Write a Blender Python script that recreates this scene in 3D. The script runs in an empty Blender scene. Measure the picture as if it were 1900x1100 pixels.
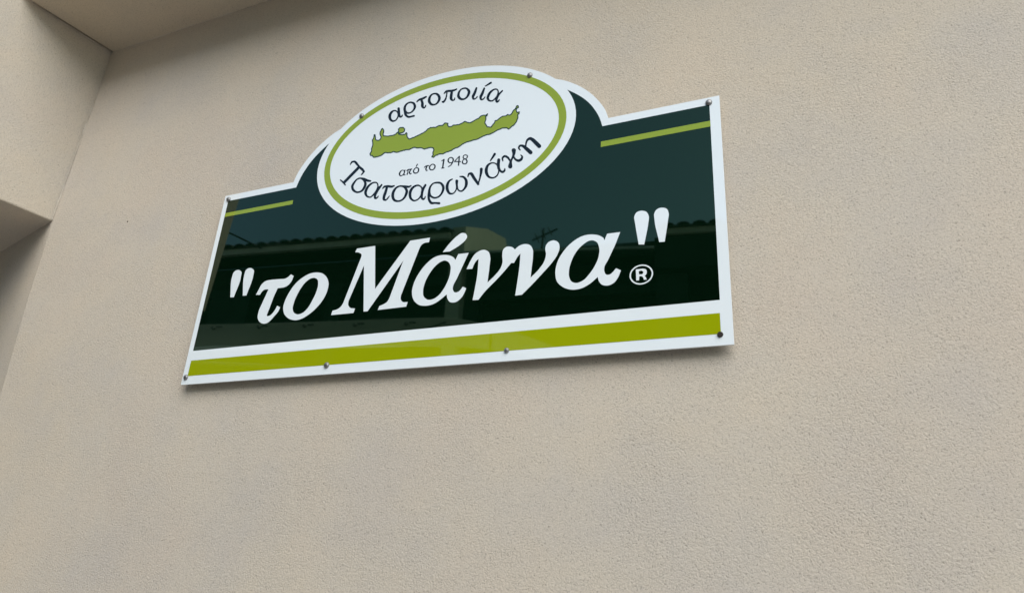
import bpy, bmesh, math, random
from mathutils import Vector, Matrix
from mathutils.geometry import delaunay_2d_cdt
random.seed(7)
SC = bpy.context.scene
COL = SC.collection

# ------------------------------------------------------------------ camera, sky, sun, exposure
cam_data = bpy.data.cameras.new('camera')
cam = bpy.data.objects.new('camera', cam_data)
COL.objects.link(cam)
SC.camera = cam
cam_data.sensor_width = 36.0
cam_data.lens = 1348.4 / 1900 * 36.0
cam_data.clip_start = 0.02
cam_data.clip_end = 600
Xc = Vector((0.9153938, 0.3983124, 0.0583213))
Yc = Vector((0.1012789, -0.3680881, 0.9242585))
Zc = Vector((0.3896110, -0.8401538, -0.3772862))
cam.matrix_world = Matrix(((Xc.x, Yc.x, Zc.x, 1.6691), (Xc.y, Yc.y, Zc.y, -1.4569),
                           (Xc.z, Yc.z, Zc.z, 1.6002), (0, 0, 0, 1)))

SUN_EL, SUN_AZ = 39.0, 34.0         # azimuth measured from straight in front of the wall towards its right: veiled sun over the right shoulder
world = bpy.data.worlds.new('World')
SC.world = world
world.use_nodes = True
wn = world.node_tree.nodes
bg = wn['Background']
sky = wn.new('ShaderNodeTexSky')
sky.sky_type = 'NISHITA'
sky.sun_disc = False
sky.sun_elevation = math.radians(SUN_EL)
sky.sun_rotation = math.radians(180 - SUN_AZ)  # same direction as the lamp
sky.dust_density = 0.6
sky.air_density = 1.0
sky.ozone_density = 2.0
tint = wn.new('ShaderNodeMix')           # hazy summer air: a little less violet than the bare model sky
tint.data_type = 'RGBA'; tint.blend_type = 'MULTIPLY'; tint.inputs[0].default_value = 1.0
tint.inputs[7].default_value = (0.86, 1.0, 0.92, 1)
world.node_tree.links.new(sky.outputs[0], tint.inputs[6])
world.node_tree.links.new(tint.outputs[2], bg.inputs[0])
bg.inputs[1].default_value = 0.065
sun_data = bpy.data.lights.new('sun', 'SUN')
sun_data.energy = 1.5
sun_data.angle = math.radians(60)
sun_data.color = (1.0, 0.97, 0.93)
sun = bpy.data.objects.new('sun', sun_data)
COL.objects.link(sun)
sd = Vector((math.sin(math.radians(SUN_AZ)) * math.cos(math.radians(SUN_EL)),
             -math.cos(math.radians(SUN_AZ)) * math.cos(math.radians(SUN_EL)), math.sin(math.radians(SUN_EL))))
sun.rotation_euler = sd.to_track_quat('Z', 'Y').to_euler()
sun.location = (0, -5, 12)
SC.view_settings.view_transform = 'Standard'
SC.view_settings.look = 'None'
SC.view_settings.gamma = 1
SC.view_settings.use_curve_mapping = False
SC.view_settings.exposure = 1.44

# ------------------------------------------------------------------ helpers
def link(o, parent=None, label=None, cat=None, group=None, kind=None):
    COL.objects.link(o)
    if parent: o.parent = parent
    if label: o['label'] = label
    if cat: o['category'] = cat
    if group: o['group'] = group
    if kind: o['kind'] = kind
    return o
def thing(name, label, cat, loc=(0, 0, 0), rz=0.0, group=None):
    o = bpy.data.objects.new(name, None)
    o.location = loc
    o.rotation_euler = (0, 0, rz)
    o.empty_display_size = 0.2
    return link(o, None, label, cat, group)
def mesh(name, verts, faces, mat, smooth=False):
    me = bpy.data.meshes.new(name)
    me.from_pydata([tuple(v) for v in verts], [], faces)
    me.update()
    if mat: me.materials.append(mat)
    if smooth:
        for p in me.polygons: p.use_smooth = True
    return me
def obj(name, me, parent=None, **k):
    return link(bpy.data.objects.new(name, me), parent, **k)
def from_bm(name, bm, mat, parent=None, smooth=False, **k):
    bmesh.ops.recalc_face_normals(bm, faces=bm.faces[:])
    me = bpy.data.meshes.new(name)
    bm.to_mesh(me); bm.free()
    me.materials.append(mat)
    if smooth:
        for p in me.polygons: p.use_smooth = True
    return obj(name, me, parent, **k)
def box(bm, x0, x1, y0, y1, z0, z1):
    v = [bm.verts.new(p) for p in ((x0, y0, z0), (x1, y0, z0), (x1, y1, z0), (x0, y1, z0),
                                   (x0, y0, z1), (x1, y0, z1), (x1, y1, z1), (x0, y1, z1))]
    for f in ((0, 1, 2, 3), (4, 7, 6, 5), (0, 4, 5, 1), (1, 5, 6, 2), (2, 6, 7, 3), (3, 7, 4, 0)):
        bm.faces.new([v[i] for i in f])
def prism(bm, pts, z0, z1):
    """plan polygon raised from z0 to z1 (z may be a list per vertex)"""
    n = len(pts)
    a = [bm.verts.new((p[0], p[1], z0)) for p in pts]
    b = [bm.verts.new((p[0], p[1], z1)) for p in pts]
    bm.faces.new(a[::-1]); bm.faces.new(b)
    for i in range(n): bm.faces.new((a[i], a[(i + 1) % n], b[(i + 1) % n], b[i]))
def slab(bm, pts, y0, y1):
    """front-view polygon (x, z) extruded between two depths"""
    n = len(pts)
    a = [bm.verts.new((p[0], y0, p[1])) for p in pts]
    b = [bm.verts.new((p[0], y1, p[1])) for p in pts]
    bm.faces.new(a); bm.faces.new(b[::-1])
    for i in range(n): bm.faces.new((a[i], b[i], b[(i + 1) % n], a[(i + 1) % n]))
def tube(bm, p, q, r0, r1=None, n=10):
    p, q = Vector(p), Vector(q); r1 = r0 if r1 is None else r1
    d = (q - p).normalized(); u = d.orthogonal().normalized(); w = d.cross(u)
    rings = []
    for c, r in ((p, r0), (q, r1)):
        rings.append([bm.verts.new(c + (u * math.cos(t) + w * math.sin(t)) * r) for t in [2 * math.pi * i / n for i in range(n)]])
    for i in range(n): bm.faces.new((rings[0][i], rings[0][(i + 1) % n], rings[1][(i + 1) % n], rings[1][i]))
    bm.faces.new(rings[0][::-1]); bm.faces.new(rings[1])

# ------------------------------------------------------------------ materials
def principled(name, col, rough=0.8, metal=0.0, ior=1.5):
    m = bpy.data.materials.new(name); m.use_nodes = True
    b = m.node_tree.nodes['Principled BSDF']
    b.inputs['Base Color'].default_value = (*col, 1)
    b.inputs['Roughness'].default_value = rough
    b.inputs['Metallic'].default_value = metal
    b.inputs['IOR'].default_value = ior
    return m, m.node_tree.nodes, m.node_tree.links, b
def node(N, t, **k):
    n = N.new(t)
    for a, v in k.items():
        if a in n.inputs.keys(): n.inputs[a].default_value = v
        else: setattr(n, a, v)
    return n
def ramp(N, stops):
    r = N.new('ShaderNodeValToRGB'); e = r.color_ramp.elements
    while len(e) < len(stops): e.new(0.5)
    for el, (p, c) in zip(e, stops):
        el.position = p; el.color = (*c, 1) if len(c) == 3 else c
    return r
def g3(v): return (v, v, v)

def stucco(name, base, strength=0.62):
    m, N, L, b = principled(name, base, 0.95)
    b.inputs['Specular IOR Level'].default_value = 0.25
    tc = N.new('ShaderNodeTexCoord')
    # grain relief: rolled sandy render, two sizes of grain plus short drag marks
    warp = node(N, 'ShaderNodeTexNoise', Scale=55.0, Detail=2.0)
    L.new(tc.outputs['Object'], warp.inputs['Vector'])
    mixv = node(N, 'ShaderNodeMix', data_type='VECTOR'); mixv.inputs[0].default_value = 0.012
    L.new(tc.outputs['Object'], mixv.inputs[4]); L.new(warp.outputs['Color'], mixv.inputs[5])
    gr = node(N, 'ShaderNodeTexNoise', Scale=330.0, Detail=2.0, Roughness=0.62, Distortion=0.6)
    L.new(mixv.outputs[1], gr.inputs['Vector'])
    vo = node(N, 'ShaderNodeTexVoronoi', Scale=210.0, feature='F1')
    L.new(mixv.outputs[1], vo.inputs['Vector'])
    fine = node(N, 'ShaderNodeTexNoise', Scale=620.0, Detail=1.0, Roughness=0.6)
    L.new(tc.outputs['Object'], fine.inputs['Vector'])
    mid = node(N, 'ShaderNodeTexNoise', Scale=34.0, Detail=2.0, Roughness=0.55)
    L.new(tc.outputs['Object'], mid.inputs['Vector'])
    def madd(a, k, c=None):
        x = node(N, 'ShaderNodeMath', operation='MULTIPLY_ADD'); L.new(a, x.inputs[0]); x.inputs[1].default_value = k
        if c: L.new(c, x.inputs[2])
        else: x.inputs[2].default_value = 0
        return x.outputs[0]
    h = madd(gr.outputs['Fac'], 1.0)
    h = madd(vo.outputs['Distance'], -0.55, h)
    h = madd(fine.outputs['Fac'], 0.3, h)
    h = madd(mid.outputs['Fac'], 0.45, h)
    # patches where the float pressed harder leave the grain flatter
    pat = node(N, 'ShaderNodeTexNoise', Scale=3.2, Detail=4.0, Roughness=0.6)
    L.new(tc.outputs['Object'], pat.inputs['Vector'])
    pr = ramp(N, [(0.32, g3(0.45)), (0.66, g3(1.0))]); L.new(pat.outputs['Fac'], pr.inputs[0])
    st = node(N, 'ShaderNodeMath', operation='MULTIPLY'); L.new(pr.outputs[0], st.inputs[0]); st.inputs[1].default_value = strength
    bu = node(N, 'ShaderNodeBump', Distance=0.0024)
    L.new(h, bu.inputs['Height']); L.new(st.outputs[0], bu.inputs['Strength'])
    L.new(bu.outputs[0], b.inputs['Normal'])
    # pigment: faint warm/cool clouds, grit and painted relief shade darken the pits
    cl = node(N, 'ShaderNodeTexNoise', Scale=2.6, Detail=5.0, Roughness=0.6)
    L.new(tc.outputs['Object'], cl.inputs['Vector'])
    cr_ = ramp(N, [(0.3, (base[0] * 0.93, base[1] * 0.95, base[2] * 1.0)), (0.5, base), (0.7, (base[0] * 1.05, base[1] * 1.02, base[2] * 0.99))])
    L.new(cl.outputs['Fac'], cr_.inputs[0])
    gm = ramp(N, [(0.27, g3(0.55)), (0.44, g3(0.96)), (0.72, g3(1.08))]); L.new(gr.outputs['Fac'], gm.inputs[0])
    mul = node(N, 'ShaderNodeMix', data_type='RGBA', blend_type='MULTIPLY'); mul.inputs[0].default_value = 0.9
    L.new(cr_.outputs[0], mul.inputs[6]); L.new(gm.outputs[0], mul.inputs[7])
    # a few dark grains of sand
    sp = node(N, 'ShaderNodeTexVoronoi', Scale=38.0, Randomness=1.0); L.new(tc.outputs['Object'], sp.inputs['Vector'])
    sr = ramp(N, [(0.045, g3(0.72)), (0.085, g3(1.0))]); L.new(sp.outputs['Distance'], sr.inputs[0])
    m2 = node(N, 'ShaderNodeMix', data_type='RGBA', blend_type='MULTIPLY'); m2.inputs[0].default_value = 0.8
    L.new(mul.outputs[2], m2.inputs[6]); L.new(sr.outputs[0], m2.inputs[7])
    # broad damp and dust patches of the render itself
    st1 = node(N, 'ShaderNodeTexNoise', Scale=0.9, Detail=6.0, Roughness=0.62, Distortion=0.8); L.new(tc.outputs['Object'], st1.inputs['Vector'])
    s1 = ramp(N, [(0.36, (0.97, 0.965, 0.98)), (0.5, g3(1.0)), (0.64, (1.03, 1.015, 0.985))]); L.new(st1.outputs['Fac'], s1.inputs[0])
    m3 = node(N, 'ShaderNodeMix', data_type='RGBA', blend_type='MULTIPLY'); m3.inputs[0].default_value = 1.0
    L.new(m2.outputs[2], m3.inputs[6]); L.new(s1.outputs[0], m3.inputs[7])
    L.new(m3.outputs[2], b.inputs['Base Color'])
    return m
WALLC = (0.552, 0.479, 0.393)
M_stucco = stucco('beige_stucco', WALLC)
M_soffit = stucco('beige_soffit_render', (0.56, 0.48, 0.375), 0.4)

def sheet(name, col, rough=0.015):
    """printed film under a polished face: same gloss for every colour of the sign"""
    m, N, L, b = principled(name, col, rough, ior=1.5)
    b.inputs['Specular IOR Level'].default_value = 0.5
    b.inputs['Coat Weight'].default_value = 0.5
    b.inputs['Coat IOR'].default_value = 1.5
    b.inputs['Coat Roughness'].default_value = 0.008
    tc = N.new('ShaderNodeTexCoord')
    no = node(N, 'ShaderNodeTexNoise', Scale=1.6, Detail=1.0)
    L.new(tc.outputs['Object'], no.inputs['Vector'])
    bu = node(N, 'ShaderNodeBump', Strength=0.1, Distance=0.0006)
    L.new(no.outputs['Fac'], bu.inputs['Height']); L.new(bu.outputs[0], b.inputs['Normal']); L.new(bu.outputs[0], b.inputs['Coat Normal'])
    # light dust film
    du = node(N, 'ShaderNodeTexNoise', Scale=9.0, Detail=6.0, Roughness=0.7)
    L.new(tc.outputs['Object'], du.inputs['Vector'])
    dr = ramp(N, [(0.35, g3(rough)), (0.75, g3(rough + 0.02))]); L.new(du.outputs['Fac'], dr.inputs[0])
    L.new(dr.outputs[0], b.inputs['Roughness'])
    return m
M_white = sheet('white_acrylic', (0.78, 0.82, 0.84))
M_green = sheet('dark_green_print', (0.0008, 0.0058, 0.0022))
_b = M_green.node_tree.nodes['Principled BSDF']       # reflection colour put in: greens the mirrored sky
_b.inputs['Coat Weight'].default_value = 0.0
_b.inputs['Specular IOR Level'].default_value = 0.74
_b.inputs['Specular Tint'].default_value = (0.72, 0.98, 0.66, 1)
M_olive = sheet('olive_print', (0.30, 0.345, 0.002))
M_ring = sheet('lime_olive_print', (0.26, 0.335, 0.010))
M_ink = sheet('black_green_ink', (0.004, 0.007, 0.010))
M_ink.node_tree.nodes['Principled BSDF'].inputs['Coat Weight'].default_value = 0.0
M_mapline = sheet('dark_green_ink', (0.012, 0.035, 0.02))
def metal(name, col, rough):
    m, N, L, b = principled(name, col, rough, 1.0)
    tc = N.new('ShaderNodeTexCoord')
    no = node(N, 'ShaderNodeTexNoise', Scale=300.0, Detail=3.0); L.new(tc.outputs['Object'], no.inputs['Vector'])
    r = ramp(N, [(0.3, g3(rough * 0.7)), (0.7, g3(min(1, rough * 1.4)))]); L.new(no.outputs['Fac'], r.inputs[0])
    L.new(r.outputs[0], b.inputs['Roughness'])
    return m
M_steel = metal('dull_grey_steel', (0.30, 0.29, 0.285), 0.5)
M_dark = metal('rusty_screw', (0.06, 0.05, 0.045), 0.6)
def plain(name, col, rough=0.8, scale=8.0, amt=0.2, bump=0.2):
    m, N, L, b = principled(name, col, rough)
    tc = N.new('ShaderNodeTexCoord')
    no = node(N, 'ShaderNodeTexNoise', Scale=scale, Detail=6.0, Roughness=0.65); L.new(tc.outputs['Object'], no.inputs['Vector'])
    r = ramp(N, [(0.3, tuple(c * (1 - amt) for c in col)), (0.7, tuple(min(1, c * (1 + amt)) for c in col))])
    L.new(no.outputs['Fac'], r.inputs[0]); L.new(r.outputs[0], b.inputs['Base Color'])
    bu = node(N, 'ShaderNodeBump', Strength=bump, Distance=0.01); L.new(no.outputs['Fac'], bu.inputs['Height'])
    L.new(bu.outputs[0], b.inputs['Normal'])
    return m
M_darkwall = plain('shade_dark_timber_wall', (0.018, 0.024, 0.02), 0.9, 3.0, 0.3)  # dark timber with the deep shade under eaves and verandas put into its colour
M_darkpost = plain('dark_green_timber', (0.03, 0.045, 0.036), 0.85, 4.0, 0.3)  # green timber, its tone also darkened to hold the veranda shade
M_tile = plain('clay_tile', (0.07, 0.055, 0.04), 0.85, 6.0, 0.35)
M_fascia = plain('pale_fascia', (0.85, 0.80, 0.68), 0.8, 3.0, 0.15)
M_gable = plain('cream_render', (0.86, 0.80, 0.66), 0.9, 5.0, 0.08)
M_coping = plain('white_coping', (0.88, 0.88, 0.86), 0.7, 5.0, 0.1)
M_canopy = plain('white_awning_fabric', (0.72, 0.72, 0.64), 0.85, 4.0, 0.08, 0.1)
_n, _l = M_canopy.node_tree.nodes, M_canopy.node_tree.links
_tr = _n.new('ShaderNodeBsdfTranslucent'); _tr.inputs[0].default_value = (0.9, 0.9, 0.82, 1)
_mx = _n.new('ShaderNodeMixShader'); _mx.inputs[0].default_value = 0.75
_l.new(_n['Principled BSDF'].outputs[0], _mx.inputs[1]); _l.new(_tr.outputs[0], _mx.inputs[2]); _l.new(_mx.outputs[0], _n['Material Output'].inputs[0])
M_asphalt = plain('pale_worn_concrete_road', (0.27, 0.26, 0.245), 0.9, 40.0, 0.3, 0.5)
M_paving = plain('pale_paving', (0.43, 0.41, 0.375), 0.9, 12.0, 0.2, 0.4)
M_wire = plain('black_cable', (0.015, 0.015, 0.015), 0.6)

# ------------------------------------------------------------------ ground
bm = bmesh.new()
v = [bm.verts.new(p) for p in ((-250, -250, -0.12), (250, -250, -0.12), (250, 250, -0.12), (-250, 250, -0.12))]
bm.faces.new(v)
from_bm('road', bm, M_asphalt, kind='structure')
bm = bmesh.new(); box(bm, -12, 14, -1.9, 0.02, -0.3, 0.0)
from_bm('pavement', bm, M_paving, kind='structure')

# ------------------------------------------------------------------ shop building
shop = thing('shop_building', 'beige stuccoed shop wall with boxy projecting bay at upper left and overhanging soffit', 'building')
SOF = 3.518          # height of the soffit
BAYZ = 2.757         # underside of the bay
XT, XB, XL = -0.850, -0.872, -0.840     # wall corner at soffit, at bay underside, low down
SK = 14.3            # the wall beyond the corner turns away by this angle
tx, ty = -math.cos(math.radians(SK)), math.sin(math.radians(SK))
# front wall (one thick slab, left edge following the corner)
bm = bmesh.new()
lev0 = [(0.0, -0.838), (2.12, -0.842), (2.45, -0.864), (BAYZ, XB)]
lev = []
for (z0, x0), (z1, x1) in zip(lev0, lev0[1:]):
    m_ = max(2, int((z1 - z0) / 0.07))
    lev += [(z0 + (z1 - z0) * i / m_, x0 + (x1 - x0) * i / m_ + random.uniform(-0.0016, 0.0016)) for i in range(m_)]
lev += [(BAYZ, XB), (SOF + 0.3, XT + 0.008)]           # hand-trowelled corner, not quite straight
slab(bm, [(9.0, 0.0)] + [(9.0, SOF + 0.3)] + [(x, z) for z, x in reversed(lev)], 0.0, 0.3)
front = from_bm('front_wall', bm, M_stucco, shop)
bv = front.modifiers.new('bevel', 'BEVEL'); bv.width = 0.006; bv.segments = 3; bv.limit_method = 'ANGLE'
# turned wall below the bay
bm = bmesh.new()
n = len(lev); Lw = 6.0
lo = [bm.verts.new((x + 0.0015, 0.0018, z)) for z, x in lev[:-1]]
hi = [bm.verts.new((x + tx * Lw, 0.0018 + ty * Lw, z)) for z, x in lev[:-1]]
lo2 = [bm.verts.new((x + 0.0015 - ty * -0.05, 0.25, z)) for z, x in lev[:-1]]
hi2 = [bm.verts.new((x + tx * Lw, 0.25 + ty * Lw, z)) for z, x in lev[:-1]]
for k in range(n - 2):
    bm.faces.new((lo[k], lo[k + 1], hi[k + 1], hi[k])); bm.faces.new((lo2[k], hi2[k], hi2[k + 1], lo2[k + 1]))
    bm.faces.new((hi[k], hi[k + 1], hi2[k + 1], hi2[k])); bm.faces.new((lo[k], lo2[k], lo2[k + 1], lo[k + 1]))
bm.faces.new([lo[-1], lo2[-1], hi2[-1], hi[-1]]); bm.faces.new([lo[0], hi[0], hi2[0], lo2[0]])
from_bm('side_wall', bm, M_stucco, shop)
# projecting bay: side face leans back 9.5 degrees in plan
def bay_face(dep, x0): return [(x0, 0.012), (x0 - dep * math.tan(math.radians(9.6)), -dep), (-3.4, -dep), (-3.4, 0.9), (x0 - 0.05, 0.9)]
bm = bmesh.new()
a = [bm.verts.new((*p, BAYZ)) for p in bay_face(0.95, XB)]
b = [bm.verts.new((*p, SOF + 0.55)) for p in bay_face(1.04, XT + 0.012)]
bm.faces.new(a[::-1]); bm.faces.new(b)
for i in range(5): bm.faces.new((a[i], a[(i + 1) % 5], b[(i + 1) % 5], b[i]))
bay = from_bm('projecting_bay', bm, M_stucco, shop)
bv = bay.modifiers.new('bevel', 'BEVEL'); bv.width = 0.005; bv.segments = 2; bv.limit_method = 'ANGLE'
bm = bmesh.new(); prism(bm, [(XT + 0.0135, 0.001), (XT + 0.0125 - 0.34 * math.tan(math.radians(9.6)) + 0.001, -0.34), (9.0, -0.34), (9.0, 0.001)], SOF, SOF + 0.25)
from_bm('soffit', bm, M_soffit, shop)
# upper storey set back above, and roof slab
bm = bmesh.new(); box(bm, -3.38, 9.0, 0.31, 6.0, -0.1, 4.3)
from_bm('rear_block', bm, M_soffit, shop)
# uneven fillets of render where the planes meet
def fillet(p, q, u, v, n=60, big=0.0045, mat=M_stucco):
    p, q, u, v = Vector(p), Vector(q), Vector(u), Vector(v); V, F = [], []; a = 0.4; b_ = 0.4
    for i in range(n + 1):
        c = p.lerp(q, i / n); a = min(1, max(0.12, a + random.uniform(-.3, .3))); b_ = min(1, max(0.12, b_ + random.uniform(-.3, .3)))
        V += [c + u * a * big, c + (u * a + v * b_) * big * 0.22, c + v * b_ * big]
    for i in range(n):
        k = 3 * i
        F += [(k, k + 1, k + 4, k + 3), (k + 1, k + 2, k + 5, k + 4)]
    obj('render_fillet', mesh('render_fillet', V, F, mat, True), shop)
sx = math.tan(math.radians(9.6))
fillet((XT + 0.006, -0.0005, SOF - 0.0005), (3.0, -0.0005, SOF - 0.0005), (0, 0, -1), (0, -1, 0), 260)
fillet((XT + 0.0005, -0.002, SOF - 0.0005), (XT - 0.34 * sx + 0.0005, -0.338, SOF - 0.0005), (0, 0, -1), (1, 0, 0), 40, 0.004)
fillet((XB + 0.001, -0.0005, BAYZ + 0.004), (XT + 0.001, -0.0005, SOF - 0.002), (sx * -1, -1, 0), (1, 0, 0), 90, 0.0045)
# small chips of grit stuck to the render
for (x, y, z, s) in ((-0.457, -0.0005, 2.688, 0.0030), (-0.871 - 0.052, -0.30, 3.26, 0.0034)):
    bm = bmesh.new(); bmesh.ops.create_icosphere(bm, subdivisions=1, radius=s)
    for q in bm.verts: q.co = Vector((q.co.x * random.uniform(.6, 1), q.co.y * 0.6, q.co.z * random.uniform(.8, 1.4))) + Vector((x, y, z))
    from_bm('grit_speck', bm, M_dark, shop)

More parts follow.
